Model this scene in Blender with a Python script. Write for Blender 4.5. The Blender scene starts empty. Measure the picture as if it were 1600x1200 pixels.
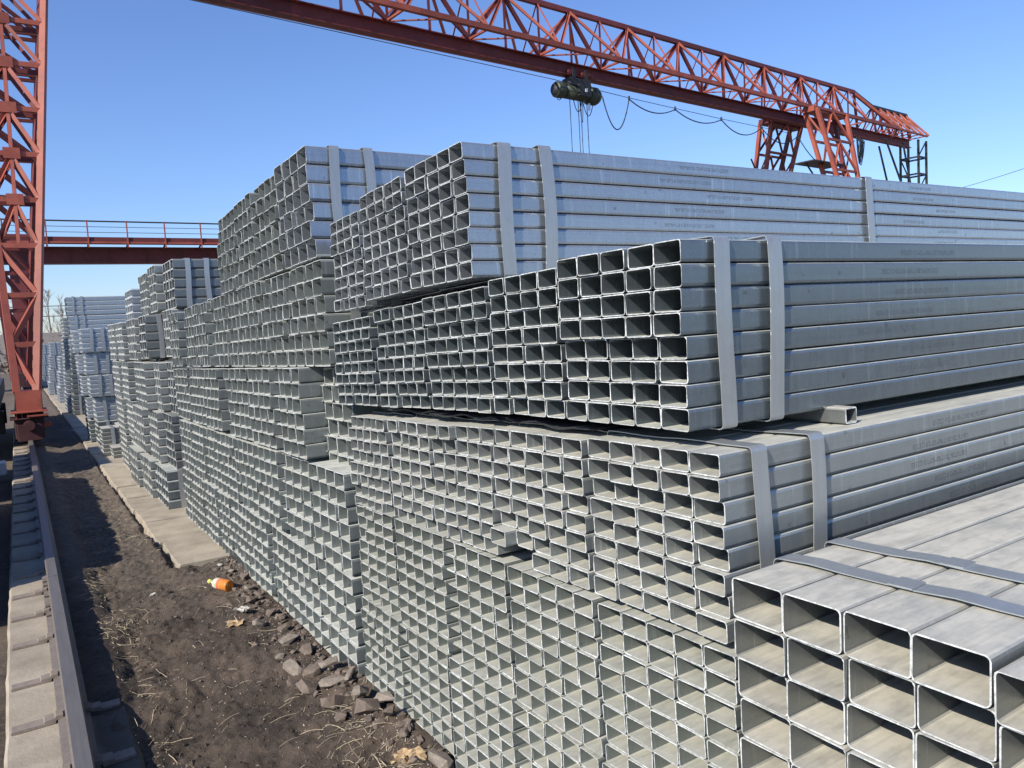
import bpy, bmesh, math, random
from mathutils import Vector, Matrix, noise
random.seed(7)
sc = bpy.context.scene
C = sc.collection
PI = math.pi

# ------------------------------------------------------------------ camera, sky, sun, exposure
H = 1.65
RM = ((0.8394893683222304, 0.08865718793410461, -0.5360946777403778),
      (-0.5405780237418517, 0.036271041593001666, -0.8405116369147501),
      (-0.055072685800644824, 0.9954015845724657, 0.07837528123922652))
cd = bpy.data.cameras.new('camera')
cam = bpy.data.objects.new('camera', cd); C.objects.link(cam)
cd.sensor_width = 36; cd.lens = 1205 / 1600 * 36
cd.clip_start = 0.02; cd.clip_end = 3000
M4 = Matrix(RM).to_4x4(); M4.translation = (0, 0, H)
cam.matrix_world = M4
sc.camera = cam
sc.render.resolution_x = 1024; sc.render.resolution_y = 768

SUN_EL = math.radians(35.8)
SUN_DIR = Vector((1.0, 0.37, 0)).normalized() * math.cos(SUN_EL) - Vector((0, 0, math.sin(SUN_EL)))   # way the light travels
world = bpy.data.worlds.new('World'); sc.world = world; world.use_nodes = True
wn = world.node_tree.nodes; wl = world.node_tree.links
bg = wn['Background']
sky = wn.new('ShaderNodeTexSky'); sky.sky_type = 'NISHITA'; sky.sun_disc = False
sky.sun_elevation = SUN_EL
sky.sun_rotation = math.atan2(-SUN_DIR.x, -SUN_DIR.y)
sky.air_density = 1.15; sky.dust_density = 0.25; sky.ozone_density = 3.0; sky.altitude = 0
tint = wn.new('ShaderNodeMix'); tint.data_type = 'RGBA'; tint.blend_type = 'MULTIPLY'; tint.inputs[0].default_value = 1.0
wl.new(sky.outputs[0], tint.inputs[6]); tint.inputs[7].default_value = (0.95, 1.09, 1.48, 1)      # the phone's cool white balance
wl.new(tint.outputs[2], bg.inputs[0]); bg.inputs[1].default_value = 0.092
sd = bpy.data.lights.new('sun', 'SUN'); sd.energy = 5.0; sd.angle = math.radians(0.53); sd.color = (1.0, 0.92, 0.79)
sun = bpy.data.objects.new('sun', sd); C.objects.link(sun)
sun.rotation_euler = SUN_DIR.to_track_quat('-Z', 'Y').to_euler(); sun.location = (-5, -3, 12)
sc.view_settings.view_transform = 'Standard'; sc.view_settings.look = 'None'
sc.view_settings.exposure = 0.38; sc.view_settings.gamma = 1.0; sc.view_settings.use_curve_mapping = False

# ------------------------------------------------------------------ materials
class NT:
    def __init__(s, name):
        s.m = bpy.data.materials.new(name); s.m.use_nodes = True
        s.n = s.m.node_tree.nodes; s.l = s.m.node_tree.links
        s.b = s.n['Principled BSDF']
    def new(s, t, **kw):
        x = s.n.new(t)
        for k, v in kw.items(): setattr(x, k, v)
        return x
    def inp(s, node, key, val):
        sock = node.inputs[key]
        if isinstance(val, bpy.types.NodeSocket): s.l.new(val, sock)
        else: sock.default_value = val
    def noise(s, vec, scale, detail=3, rough=0.5, dist=0.0):
        x = s.new('ShaderNodeTexNoise'); s.inp(x, 'Vector', vec)
        x.inputs['Scale'].default_value = scale; x.inputs['Detail'].default_value = detail
        x.inputs['Roughness'].default_value = rough; x.inputs['Distortion'].default_value = dist
        return x.outputs['Fac']
    def ramp(s, fac, a, b, ca=(0, 0, 0, 1), cb=(1, 1, 1, 1)):
        r = s.new('ShaderNodeValToRGB'); s.inp(r, 0, fac)
        r.color_ramp.elements[0].position = a; r.color_ramp.elements[1].position = b
        r.color_ramp.elements[0].color = ca; r.color_ramp.elements[1].color = cb
        return r.outputs[0]
    def mix(s, fac, a, b, mode='MIX'):
        x = s.new('ShaderNodeMix', data_type='RGBA', blend_type=mode)
        s.inp(x, 0, fac); s.inp(x, 6, a); s.inp(x, 7, b)
        return x.outputs[2]
    def math(s, op, a, b=0.0, c=None):
        x = s.new('ShaderNodeMath', operation=op); s.inp(x, 0, a); s.inp(x, 1, b)
        if c is not None: s.inp(x, 2, c)
        return x.outputs[0]
    def mapping(s, vec, scale=(1, 1, 1), loc=(0, 0, 0)):
        x = s.new('ShaderNodeMapping'); s.inp(x, 'Vector', vec); s.inp(x, 'Scale', scale); s.inp(x, 'Location', loc)
        return x.outputs[0]
    def bump(s, h, strength=0.3, dist=0.01):
        x = s.new('ShaderNodeBump'); s.inp(x, 'Height', h)
        x.inputs['Strength'].default_value = strength; x.inputs['Distance'].default_value = dist
        s.l.new(x.outputs[0], s.b.inputs['Normal'])
    def out(s, **kw):
        for k, v in kw.items(): s.inp(s.b, k.replace('_', ' '), v)
        return s.m

def c4(r, g, b): return (r, g, b, 1)

def galvanized(name, base, metal, rough, dust, dustcol=(0.46, 0.42, 0.33), var=0.16):
    t = NT(name)
    tc = t.new('ShaderNodeTexCoord').outputs['Object']
    oi = t.new('ShaderNodeObjectInfo'); rnd = oi.outputs['Random']
    off = t.new('ShaderNodeVectorMath', operation='MULTIPLY_ADD')
    t.inp(off, 0, rnd); off.inputs[1].default_value = (13.1, 7.7, 5.3); t.inp(off, 2, tc)
    v = off.outputs[0]
    fine = t.noise(t.mapping(v, (1.0, 1.6, 1.6)), 210, 2, 0.6)
    med = t.noise(t.mapping(v, (9, 5, 2.2)), 4.0, 4, 0.65)            # run marks across the tube
    streak = t.noise(t.mapping(v, (0.6, 30, 30)), 3.0, 3, 0.6)        # rolling marks along it
    big = t.noise(v, 2.2, 2, 0.5)
    b0 = t.mix(t.ramp(fine, 0.35, 0.68), c4(base[0] * .92, base[1] * .92, base[2] * .92), c4(base[0] * 1.08, base[1] * 1.08, base[2] * 1.08))
    b1 = t.mix(t.math('MULTIPLY', t.ramp(med, 0.42, 0.75), 0.55), b0, c4(base[0] * 1.22, base[1] * 1.22, base[2] * 1.2))
    b2 = t.mix(t.math('MULTIPLY', t.ramp(streak, 0.5, 0.72), 0.35), b1, c4(base[0] * .74, base[1] * .76, base[2] * .78))
    drip = t.noise(t.mapping(v, (55, 2.5, 2.5)), 1.0, 3, .7)              # pale drips and scuffs running across the side
    b2 = t.mix(t.math('MULTIPLY', t.ramp(drip, .60, .70), .45), b2, c4(min(1, base[0] * 1.9), min(1, base[1] * 1.85), min(1, base[2] * 1.8)))
    spot = t.noise(v, 34, 2, .5)
    b2 = t.mix(t.math('MULTIPLY', t.ramp(spot, .70, .74), .5), b2, c4(base[0] * .35, base[1] * .34, base[2] * .33))
    k = t.math('MULTIPLY_ADD', rnd, var, 1.0 - var / 2)
    vm = t.new('ShaderNodeVectorMath', operation='SCALE'); t.inp(vm, 0, b2); t.inp(vm, 3, k)
    col = vm.outputs[0]
    nz = t.new('ShaderNodeSeparateXYZ'); geo = t.new('ShaderNodeNewGeometry'); t.inp(nz, 0, geo.outputs['Normal'])
    up = t.ramp(nz.outputs[2], 0.35, 0.9)
    dn = t.ramp(t.math('ADD', t.math('MULTIPLY', t.noise(t.mapping(v, (1.2, 3, 3)), 9, 4, 0.7), 0.75), t.math('MULTIPLY', big, 0.35)), 0.2, 0.62)
    df = t.math('MULTIPLY', t.math('MULTIPLY', up, t.math('MULTIPLY_ADD', dn, 0.65, 0.35)), dust)
    dcol = t.mix(t.noise(v, 30, 3, .6), c4(dustcol[0] * .8, dustcol[1] * .8, dustcol[2] * .78), c4(*dustcol))
    dcol = t.mix(t.math('MULTIPLY', t.ramp(t.noise(t.mapping(v, (.5, 40, 40)), 2.0, 3, .6), .52, .62), .3), dcol, c4(dustcol[0] * .62, dustcol[1] * .62, dustcol[2] * .58))
    col = t.mix(df, col, dcol)  # dust on up-facing faces, paled further to paint the sunlit tube floors
    t.bump(t.math('ADD', t.math('MULTIPLY', fine, 0.06), t.math('MULTIPLY', t.noise(t.mapping(v, (1, 3, 3)), 6, 2), 1.0)), 0.16, 0.004)
    rr = t.math('ADD', t.math('MULTIPLY_ADD', med, 0.2, rough - 0.1), t.math('MULTIPLY', df, 0.35))
    mm = t.math('MULTIPLY', t.math('SUBTRACT', 1.0, df), metal)
    return t.out(Base_Color=col, Metallic=mm, Roughness=rr)

M = {}
M['zinc'] = galvanized('galvanized_steel', (0.175, 0.21, 0.235), 0.68, 0.29, 0.95, (.60, .61, .55))
M['zinc_pale'] = galvanized('pale_galvanized_steel', (0.225, 0.252, 0.252), 0.5, 0.33, 0.95, (.60, .61, .55))
M['zinc_mid'] = galvanized('mid_galvanized_steel', (0.27, 0.295, 0.30), 0.52, 0.32, 0.92, (.56, .55, .48))
M['zinc_far'] = galvanized('hazy_galvanized_steel', (0.34, 0.385, 0.43), 0.6, 0.32, 0.8, (.70, .72, .72), .1)  # paler, bluer base for distant joined bundles
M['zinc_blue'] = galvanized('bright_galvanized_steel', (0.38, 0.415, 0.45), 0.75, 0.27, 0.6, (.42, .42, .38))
M['zinc_dusty'] = galvanized('dusty_galvanized_steel', (0.20, 0.215, 0.215), 0.6, 0.34, 0.97, (0.56, 0.54, 0.47))
M['zinc_dark'] = galvanized('aged_galvanized_steel', (0.17, 0.19, 0.20), 0.55, 0.36, 0.5, (.38, .36, .30))  # darkest base of the tube metals
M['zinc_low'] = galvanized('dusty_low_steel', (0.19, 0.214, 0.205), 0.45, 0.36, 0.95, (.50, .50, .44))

def rim_mat():
    t = NT('cut_edge'); tc = t.new('ShaderNodeTexCoord').outputs['Object']
    g = t.new('ShaderNodeNewGeometry').outputs['Position']
    n = t.noise(g, 70, 4, .75)
    return t.out(Base_Color=t.mix(t.ramp(n, .36, .62), c4(.34, .36, .355), c4(.76, .78, .76)), Metallic=0.15, Roughness=0.45)
M['rim'] = rim_mat()

def simple(name, col, rough=0.6, metal=0.0, nscale=12, var=0.25, bump=0.15, bdist=0.004, coat=0.0, space='Object'):
    t = NT(name); tc = t.new('ShaderNodeTexCoord').outputs[space]
    n = t.noise(tc, nscale, 5, .65); n2 = t.noise(tc, nscale * 7, 3, .6)
    f = t.math('MULTIPLY_ADD', n2, 0.4, t.math('MULTIPLY', n, 0.6))
    cc = t.mix(t.ramp(f, 0.35, 0.65), c4(*[x * (1 - var) for x in col]), c4(*[min(1, x * (1 + var)) for x in col]))
    if bump: t.bump(f, bump, bdist)
    return t.out(Base_Color=cc, Roughness=rough, Metallic=metal)

def strap_mat():
    t = NT('strap_steel'); tc = t.new('ShaderNodeTexCoord').outputs['Object']
    n = t.noise(t.mapping(tc, (25, 25, 2)), 3, 3, .6); n2 = t.noise(tc, 30, 4, .6)
    col = t.mix(n, c4(.33, .355, .365), c4(.46, .485, .49)); col = t.mix(t.math('MULTIPLY', t.ramp(n2, .55, .75), .35), col, c4(.34, .31, .26))
    t.bump(n2, .2, .003)
    return t.out(Base_Color=col, Metallic=0.55, Roughness=0.33)
M['strap'] = strap_mat()

def paint(name, col, fade=0.2):
    t = NT(name); tc = t.new('ShaderNodeTexCoord').outputs['Object']
    g = t.new('ShaderNodeNewGeometry').outputs['Position']
    n = t.noise(g, 1.7, 4, .6); n2 = t.noise(g, 14, 5, .7)
    cc = t.mix(t.ramp(n, .35, .7), c4(*[x * (1 - fade) for x in col]), c4(min(1, col[0] * 1.15), col[1] * 1.35, col[2] * 1.4))
    cc = t.mix(t.math('MULTIPLY', t.ramp(n2, .6, .72), .6), cc, c4(col[0] * .42, col[1] * .6, col[2] * .55))
    ro = t.new('ShaderNodeObjectInfo').outputs['Random']; n3 = t.noise(g, 5, 5, .7)
    cc = t.mix(t.math('MULTIPLY', t.ramp(n3, .56, .68), .5), cc, c4(.10, .05, .03))
    vm = t.new('ShaderNodeVectorMath', operation='SCALE'); t.inp(vm, 0, cc); t.inp(vm, 3, t.math('MULTIPLY_ADD', ro, .38, .78)); cc = vm.outputs[0]
    t.bump(n2, .15, .01)
    return t.out(Base_Color=cc, Roughness=0.58)
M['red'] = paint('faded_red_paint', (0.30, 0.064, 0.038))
M['red_dark'] = paint('dark_red_paint', (0.15, 0.024, 0.022))  # dark red members; doubles as painted shade on rear and side lattice
M['maroon'] = paint('grimy_maroon_paint', (0.055, 0.016, 0.017))  # darkened so the bogie's shade sits in the paint
M['black_steel'] = simple('blackened_steel', (0.03, 0.03, 0.032), .55, .2)
M['rubber'] = simple('black_rubber', (0.016, 0.017, 0.018), .6)
M['hoist_green'] = simple('hoist_green_paint', (0.04, 0.05, 0.033), .5, .1, 8)
M['cable'] = simple('dark_cable', (0.025, 0.04, 0.05), .5, .1)
M['steel_dark'] = simple('dark_zinc', (.2, .21, .22), .5, .4)

def rail_mat():
    t = NT('worn_rail_steel'); g = t.new('ShaderNodeNewGeometry'); p = g.outputs['Position']
    n = t.noise(t.mapping(p, (30, 2, 30)), 2, 4, .6); n2 = t.noise(p, 25, 4, .7)
    nz = t.new('ShaderNodeSeparateXYZ'); t.inp(nz, 0, g.outputs['Normal'])
    px = t.new('ShaderNodeSeparateXYZ'); t.inp(px, 0, p)
    rust = t.mix(n2, c4(.09, .072, .06), c4(.20, .172, .148))
    dusty = t.mix(n, c4(.12, .115, .11), c4(.24, .225, .21))
    top = t.math('MULTIPLY', t.ramp(nz.outputs[2], .6, .95), t.ramp(px.outputs[2], .12, .135))
    col = t.mix(t.math('MULTIPLY', top, .9), rust, dusty)
    t.bump(n2, .3, .004)
    return t.out(Base_Color=col, Metallic=t.math('MULTIPLY', top, .45), Roughness=0.5)
M['rail'] = rail_mat()
M['plate'] = simple('rusty_tie_plate', (0.21, 0.175, 0.145), .75, .0, 18, .25, .4, .004, space='Object')

def concrete(name, a, b, stain=(.12, .1, .085), dirty=False):
    t = NT(name); p = t.new('ShaderNodeNewGeometry').outputs['Position']
    n = t.noise(p, 3.5, 6, .65); n2 = t.noise(p, 45, 4, .7); n3 = t.noise(p, 1.3, 3, .6)
    vo = t.new('ShaderNodeTexVoronoi'); vo.feature = 'DISTANCE_TO_EDGE'; t.inp(vo, 'Vector', t.mix(.08, p, t.noise(p, 6, 3))); vo.inputs['Scale'].default_value = 1.7
    crack = t.ramp(vo.outputs[0], 0.0, 0.012, (1, 1, 1, 1), (0, 0, 0, 1))
    cc = t.mix(t.ramp(n, .3, .7), c4(*a), c4(*b))
    cc = t.mix(t.math('MULTIPLY', t.ramp(n3, .5, .7), .5), cc, c4(*stain))
    cc = t.mix(t.math('MULTIPLY', t.ramp(n2, .62, .72), .5), cc, c4(*[x * .5 for x in a]))
    cc = t.mix(t.math('MULTIPLY', crack, .08), cc, c4(*[x * .5 for x in stain]))
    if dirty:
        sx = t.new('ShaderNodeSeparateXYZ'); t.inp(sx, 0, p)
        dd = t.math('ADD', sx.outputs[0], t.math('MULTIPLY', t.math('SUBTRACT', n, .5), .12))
        cc = t.mix(t.math('MULTIPLY', t.ramp(dd, .10, .16), .85), cc, c4(.055, .046, .038))  # dark soil cover right of the rail; its colour also deepens the shade
    t.bump(t.math('ADD', n2, t.math('MULTIPLY', n, 2.0)), .5, .006)
    return t.out(Base_Color=cc, Roughness=0.9)
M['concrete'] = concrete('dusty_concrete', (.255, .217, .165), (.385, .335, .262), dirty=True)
M['slab'] = concrete('worn_slab_concrete', (.27, .235, .18), (.43, .375, .29), (.10, .08, .065))

def soil():
    t = NT('dark_soil'); p = t.new('ShaderNodeNewGeometry').outputs['Position']
    n = t.noise(p, 2.2, 6, .62); n2 = t.noise(p, 28, 6, .75); n3 = t.noise(p, 130, 3, .7)
    cc = t.mix(t.ramp(n, .36, .66), c4(.030, .022, .016), c4(.098, .073, .054))
    cc = t.mix(t.math('MULTIPLY', t.ramp(n2, .5, .7), .6), cc, c4(.14, .107, .08))
    sx = t.new('ShaderNodeSeparateXYZ'); t.inp(sx, 0, p)
    far = t.new('ShaderNodeMapRange'); t.inp(far, 0, sx.outputs[1]); far.inputs[1].default_value = 4.8; far.inputs[2].default_value = 7.5
    cc = t.mix(t.math('MULTIPLY', t.math('MULTIPLY', far.outputs[0], t.ramp(n2, .3, .6)), .65), cc, c4(.16, .135, .11))
    cc = t.mix(t.math('MULTIPLY', t.ramp(n3, .66, .72), .5), cc, c4(.42, .39, .34))
    t.bump(t.math('ADD', t.math('MULTIPLY', n2, 1.0), t.math('MULTIPLY', n3, .5)), .9, .012)
    return t.out(Base_Color=cc, Roughness=0.95)
M['soil'] = soil()
M['ground'] = simple('trodden_ground', (.15, .125, .10), .95, 0, .8, .35, .5, .02)
M['brick_red'] = simple('broken_brick', (.14, .11, .088), .9, 0, 14, .35, .6, .006)
M['brick_grey'] = simple('broken_concrete', (.21, .178, .145), .9, 0, 14, .3, .6, .006)
M['straw'] = simple('dry_straw', (.42, .35, .235), .8, 0, 30, .3, 0)
M['pebble'] = simple('pale_crumbs', (.34, .31, .27), .85, 0, 20, .45, 0)
M['leaf'] = simple('dry_leaf', (.35, .25, .14), .8, 0, 30, .3, 0)
M['paper'] = simple('torn_plastic', (.42, .40, .36), .6, 0, 12, .2, .3)
M['bark'] = simple('bare_bark', (.20, .165, .14), .9, 0, 6, .3, 0)
M['hedge'] = simple('brown_scrub', (.17, .13, .10), .95, 0, .5, .4, .5, .05)
M['wall_far'] = simple('far_wall', (.34, .30, .27), .9, 0, .5, .2, 0)
M['white'] = simple('white_paint', (.75, .75, .73), .5, 0, 8, .06, 0)
M['wood'] = simple('weathered_timber', (.36, .29, .22), .85, 0, 10, .3, .4)
def print_mat():
    t = NT('stencil_ink'); g = t.new('ShaderNodeNewGeometry').outputs['Position']
    n = t.noise(g, 120, 3, .7); tr = t.new('ShaderNodeBsdfTransparent'); mx = t.new('ShaderNodeMixShader')
    t.out(Base_Color=c4(.13, .15, .17), Roughness=.6)
    t.inp(mx, 0, t.math('MULTIPLY', t.ramp(n, .30, .55), .72)); t.l.new(tr.outputs[0], mx.inputs[1]); t.l.new(t.b.outputs[0], mx.inputs[2])
    t.l.new(mx.outputs[0], t.n['Material Output'].inputs[0])
    return t.m
M['ink'] = print_mat()
def pet(name, col, rough, trans):
    t = NT(name); return t.out(Base_Color=c4(*col), Roughness=rough, Transmission_Weight=trans, IOR=1.35)
M['pet'] = pet('clear_bottle_plastic', (.93, .9, .72), .12, .55)
M['juice'] = pet('orange_drink', (.72, .26, .05), .25, .3)
M['cap'] = pet('yellow_cap', (.62, .66, .10), .4, 0)
M['label_wrap'] = pet('orange_label', (.72, .16, .06), .4, 0)

# ------------------------------------------------------------------ helpers
def link(name, me, mat=None, parent=None, loc=None, rot=None):
    if mat is not None and not me.materials: me.materials.append(mat)
    o = bpy.data.objects.new(name, me); C.objects.link(o)
    if parent: o.parent = parent
    if loc: o.location = loc
    if rot: o.rotation_euler = rot
    return o
def empty(name, loc=(0, 0, 0), rot=(0, 0, 0)):
    o = bpy.data.objects.new(name, None); C.objects.link(o); o.location = loc; o.rotation_euler = rot; o.empty_display_size = .1
    return o
def tag(o, label=None, cat=None, group=None, kind=None):
    if label: o['label'] = label
    if cat: o['category'] = cat
    if group: o['group'] = group
    if kind: o['kind'] = kind
    return o
def mesh(name, vs, fs, smooth=False):
    me = bpy.data.meshes.new(name); me.from_pydata(vs, [], fs); me.update()
    if smooth: me.polygons.foreach_set('use_smooth', [True] * len(me.polygons))
    return me
def box(vs, fs, x0, x1, y0, y1, z0, z1):
    b = len(vs)
    vs += [(x0, y0, z0), (x1, y0, z0), (x1, y1, z0), (x0, y1, z0), (x0, y0, z1), (x1, y0, z1), (x1, y1, z1), (x0, y1, z1)]
    fs += [(b, b + 3, b + 2, b + 1), (b + 4, b + 5, b + 6, b + 7), (b, b + 1, b + 5, b + 4), (b + 1, b + 2, b + 6, b + 5), (b + 2, b + 3, b + 7, b + 6), (b + 3, b, b + 4, b + 7)]
def boxo(name, b, mat, parent=None, kind=None, bevel=0.0):
    vs, fs = [], []; box(vs, fs, *b); me = mesh(name, vs, fs)
    if bevel:
        bm = bmesh.new(); bm.from_mesh(me); bmesh.ops.bevel(bm, geom=bm.edges[:], offset=bevel, segments=2, affect='EDGES', profile=.5); bm.to_mesh(me); bm.free()
    o = link(name, me, mat, parent)
    if kind: o['kind'] = kind
    return o
# unit sections along +X, length 1, shared by every bar
def unit_box():
    vs, fs = [], []; box(vs, fs, 0, 1, -.5, .5, -.5, .5); return mesh('bar_box', vs, fs)
def unit_L():
    p = [(-.5, -.5), (.5, -.5), (.5, -.36), (-.36, -.36), (-.36, .5), (-.5, .5)]
    vs = [(x, a, b) for x in (0, 1) for a, b in p]; n = 6
    fs = [(i, (i + 1) % n, n + (i + 1) % n, n + i) for i in range(n)] + [tuple(range(n))[::-1], tuple(range(n, 2 * n))]
    return mesh('bar_angle', vs, fs)
def unit_I():
    w, t, q = .5, .07, .05
    p = [(-w, -.5), (w, -.5), (w, -.5 + t), (q, -.5 + t), (q, .5 - t), (w, .5 - t), (w, .5), (-w, .5), (-w, .5 - t), (-q, .5 - t), (-q, -.5 + t), (-w, -.5 + t)]
    n = len(p); vs = [(x, a, b) for x in (0, 1) for a, b in p]
    fs = [(i, (i + 1) % n, n + (i + 1) % n, n + i) for i in range(n)]
    for s in (0, n):
        fs += [(s, s + 1, s + 2, s + 11), (s + 3, s + 4, s + 9, s + 10), (s + 5, s + 6, s + 7, s + 8)]
    return mesh('bar_I', vs, fs)
UNIT = {'box': unit_box, 'L': unit_L, 'I': unit_I}; _u = {}
def bar(name, p, q, w, h, mat, parent, kind='box', roll=0.0, up=(0, 0, 1)):
    key = (kind, mat.name)
    if key not in _u:
        me = UNIT[kind](); me.materials.append(mat); _u[key] = me
    p = Vector(p); q = Vector(q); x = (q - p); L = x.length; x = x / L
    u = Vector(up)
    if abs(x.dot(u)) > .98: u = Vector((0, 1, 0))
    y = u.cross(x).normalized(); z = x.cross(y)
    if roll:
        rm = Matrix.Rotation(roll, 3, x); y = rm @ y; z = rm @ z
    mt = Matrix(((x.x * L, y.x * w, z.x * h, p.x), (x.y * L, y.y * w, z.y * h, p.y), (x.z * L, y.z * w, z.z * h, p.z), (0, 0, 0, 1)))
    o = bpy.data.objects.new(name, _u[key]); C.objects.link(o)
    if parent:
        o.parent = parent; mt = parent_inv(parent) @ mt
    o.matrix_basis = mt
    return o
def parent_inv(p):
    m = p.matrix_basis.copy()
    while p.parent: p = p.parent; m = p.matrix_basis @ m
    return m.inverted()
def tube_mesh(name, pts, r, seg=8, cap=True, smooth=True):
    pts = [Vector(p) for p in pts]; vs, fs = [], []
    rs = r if isinstance(r, (list, tuple)) else [r] * len(pts)
    prev = None
    for i, p in enumerate(pts):
        d = (pts[min(i + 1, len(pts) - 1)] - pts[max(i - 1, 0)]).normalized()
        if prev is None:
            a = d.cross(Vector((0, 0, 1)));
            if a.length < .05: a = d.cross(Vector((0, 1, 0)))
            a.normalize()
        else: a = (prev - d * prev.dot(d)).normalized()
        prev = a; b = d.cross(a)
        for k in range(seg):
            th = 2 * PI * k / seg; vs.append(tuple(p + (a * math.cos(th) + b * math.sin(th)) * rs[i]))
    for i in range(len(pts) - 1):
        for k in range(seg):
            k2 = (k + 1) % seg; fs.append((i * seg + k, i * seg + k2, (i + 1) * seg + k2, (i + 1) * seg + k))
    if cap: fs += [tuple(range(seg))[::-1], tuple(range((len(pts) - 1) * seg, len(pts) * seg))]
    return mesh(name, vs, fs, smooth)
def sag(p, q, s, n=10):
    p = Vector(p); q = Vector(q); return [p.lerp(q, i / n) - Vector((0, 0, s * 4 * (i / n) * (1 - i / n))) for i in range(n + 1)]
def lathe_mesh(name, prof, seg=20, axis='x'):
    vs, fs = [], []
    for (x, r) in prof:
        for k in range(seg):
            t = 2 * PI * k / seg; vs.append((x, r * math.cos(t), r * math.sin(t)))
    for i in range(len(prof) - 1):
        for k in range(seg): fs.append((i * seg + k, i * seg + (k + 1) % seg, (i + 1) * seg + (k + 1) % seg, (i + 1) * seg + k))
    return mesh(name, vs, fs, True)

# ------------------------------------------------------------------ ground, track bed, dirt, slabs
def fbm(x, y, s, o=4):
    return noise.fractal(Vector((x * s, y * s, 3.7)), 1.0, 2.0, o)
def grid(name, x0, x1, y0, y1, nx, ny, f, mat, ybias=1.0):
    vs, fs = [], []
    for j in range(ny + 1):
        yy = y0 + (y1 - y0) * (j / ny) ** ybias
        for i in range(nx + 1):
            xx = x0 + (x1 - x0) * i / nx; vs.append((xx, yy, f(xx, yy)))
    for j in range(ny):
        for i in range(nx):
            a = j * (nx + 1) + i; fs.append((a, a + 1, a + nx + 2, a + nx + 1))
    return link(name, mesh(name, vs, fs, True), mat)
g = link('ground', mesh('ground', [(-600, -600, -.32), (600, -600, -.32), (600, 900, -.32), (-600, 900, -.32)], [(0, 1, 2, 3)]), M['ground']); tag(g, kind='structure')
def dirt_h(x, y):
    b = -.035 + (.03 * max(0, 1 - abs(x - .83) / .12) if y > 5.9 else 0) + .05 * max(0, min(1, (x - .75) / .5)) * (1 if y < 6 else .3)
    if y > 6.0 and x > .80: b -= .06 * min(1, (x - .80) / .03) if x < .86 else .06
    n = fbm(x, y, 2.1) * .040 + fbm(x + 9, y, 7) * .024 + fbm(x, y + 5, 27, 3) * .012
    if x < .34: n *= max(.15, (x - .24) / .1)
    if x < .36:
        cover = max(0, min(1, (y - 3.3) / .7 + fbm(x * 3, y, 2.5) * .6)); w = max(0, min(1, (.36 - x) / .09))
        return (b + n) * (1 - w) + w * ((.010 + fbm(x, y, 8) * .008 + fbm(x, y, 30, 3) * .004) * cover - .05 * (1 - cover))
    rut = -.015 * math.exp(-((x - .52) / .12) ** 2)
    return b + n + rut
d1 = grid('dirt', .128, 1.6, .3, 13.0, 118, 900, dirt_h, M['soil']); tag(d1, kind='structure')
d2 = grid('dirt', .128, 1.6, 13.001, 90, 20, 200, lambda x, y: dirt_h(x, y), M['soil'], 1.5); tag(d2, kind='structure')
d3 = grid('dirt', -9.0, -.185, .3, 90, 60, 160, lambda x, y: -.24 + fbm(x, y, 1.2) * .05, M['soil'], 1.4); tag(d3, kind='structure')

# concrete rail beam
def beam_z(x, y): return fbm(x, y, 6) * .004
vs, fs = [], []
NY = 400
for j in range(NY + 1):
    y = .3 + 89.7 * (j / NY) ** 1.6
    el = -.19 + fbm(0, y, 7) * .006; er = .285 + fbm(5, y, 7) * .008
    row = [(el - .01, y, -.3), (el, y, -.02), (el + .014, y, 0)] + [(el + .014 + (er - .014 - el - .014) * k / 4, y, beam_z(k, y)) for k in range(1, 4)] + [(er - .014, y, 0), (er, y, -.02), (er + .01, y, -.3)]
    vs += row
nr = 9
for j in range(NY):
    for i in range(nr - 1):
        a = j * nr + i; fs.append((a, a + 1, a + nr + 1, a + nr))
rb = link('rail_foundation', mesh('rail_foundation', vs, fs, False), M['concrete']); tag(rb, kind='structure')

# rail: profile extruded in lengths, with tie plates and clips
def rail_profile():
    h = .14
    return [(-.062, .004), (.062, .004), (.062, .014), (.018, .026), (.010, .038), (.010, .098), (.034, .108), (.035, .128), (.028, .139), (-.028, .139), (-.035, .128), (-.034, .108), (-.010, .098), (-.010, .038), (-.018, .026), (-.062, .014)]
crane_rail = tag(empty('crane_rail', (.073, 0, 0)), 'rusty crane rail with worn head clipped onto the dusty concrete strip at left', 'rail')
RP = rail_profile()
ys = [.3, 5.94, 12.3, 18.7, 31, 50, 89]
for a, b in zip(ys[:-1], ys[1:]):
    a2 = a + .004; b2 = b - .004; n = len(RP)
    vs = [(x, y, z) for y in (a2, b2) for x, z in RP]
    fs = [(i, (i + 1) % n, n + (i + 1) % n, n + i) for i in range(n)] + [tuple(range(n)), tuple(range(n, 2 * n))[::-1]]
    link('rail_length', mesh('rail_length', vs, fs), M['rail'], crane_rail)
# tie plate mesh: flat bar across the beam, stepping up over the rail foot as a clip
def plate_mesh(side):
    s = side; vs, fs = [], []
    L = .245 if s < 0 else .20
    y = .032
    xs = [(s * L, .012), (s * (L - .004), .014), (s * .12, .014), (s * .115, .024), (s * .075, .025), (s * .070, .034), (s * .042, .034)]
    top = [(x, z) for x, z in xs]
    for (x, z) in top:
        for yy, zz in ((-y, z), (y, z), (y, .0015 if abs(x) > .072 else .0165), (-y, .0015 if abs(x) > .072 else .0165)): vs.append((x, yy, zz))
    k = len(top)
    for i in range(k - 1):
        a = 4 * i; b = 4 * (i + 1)
        fs += [(a, a + 1, b + 1, b), (a + 1, a + 2, b + 2, b + 1), (a + 2, a + 3, b + 3, b + 2), (a + 3, a, b, b + 3)]
    fs += [(0, 1, 2, 3), (4 * k - 4, 4 * k - 1, 4 * k - 2, 4 * k - 3)]
    return mesh('tie_plate', vs, fs)
pm = {-1: plate_mesh(-1), 1: plate_mesh(1)}
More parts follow.
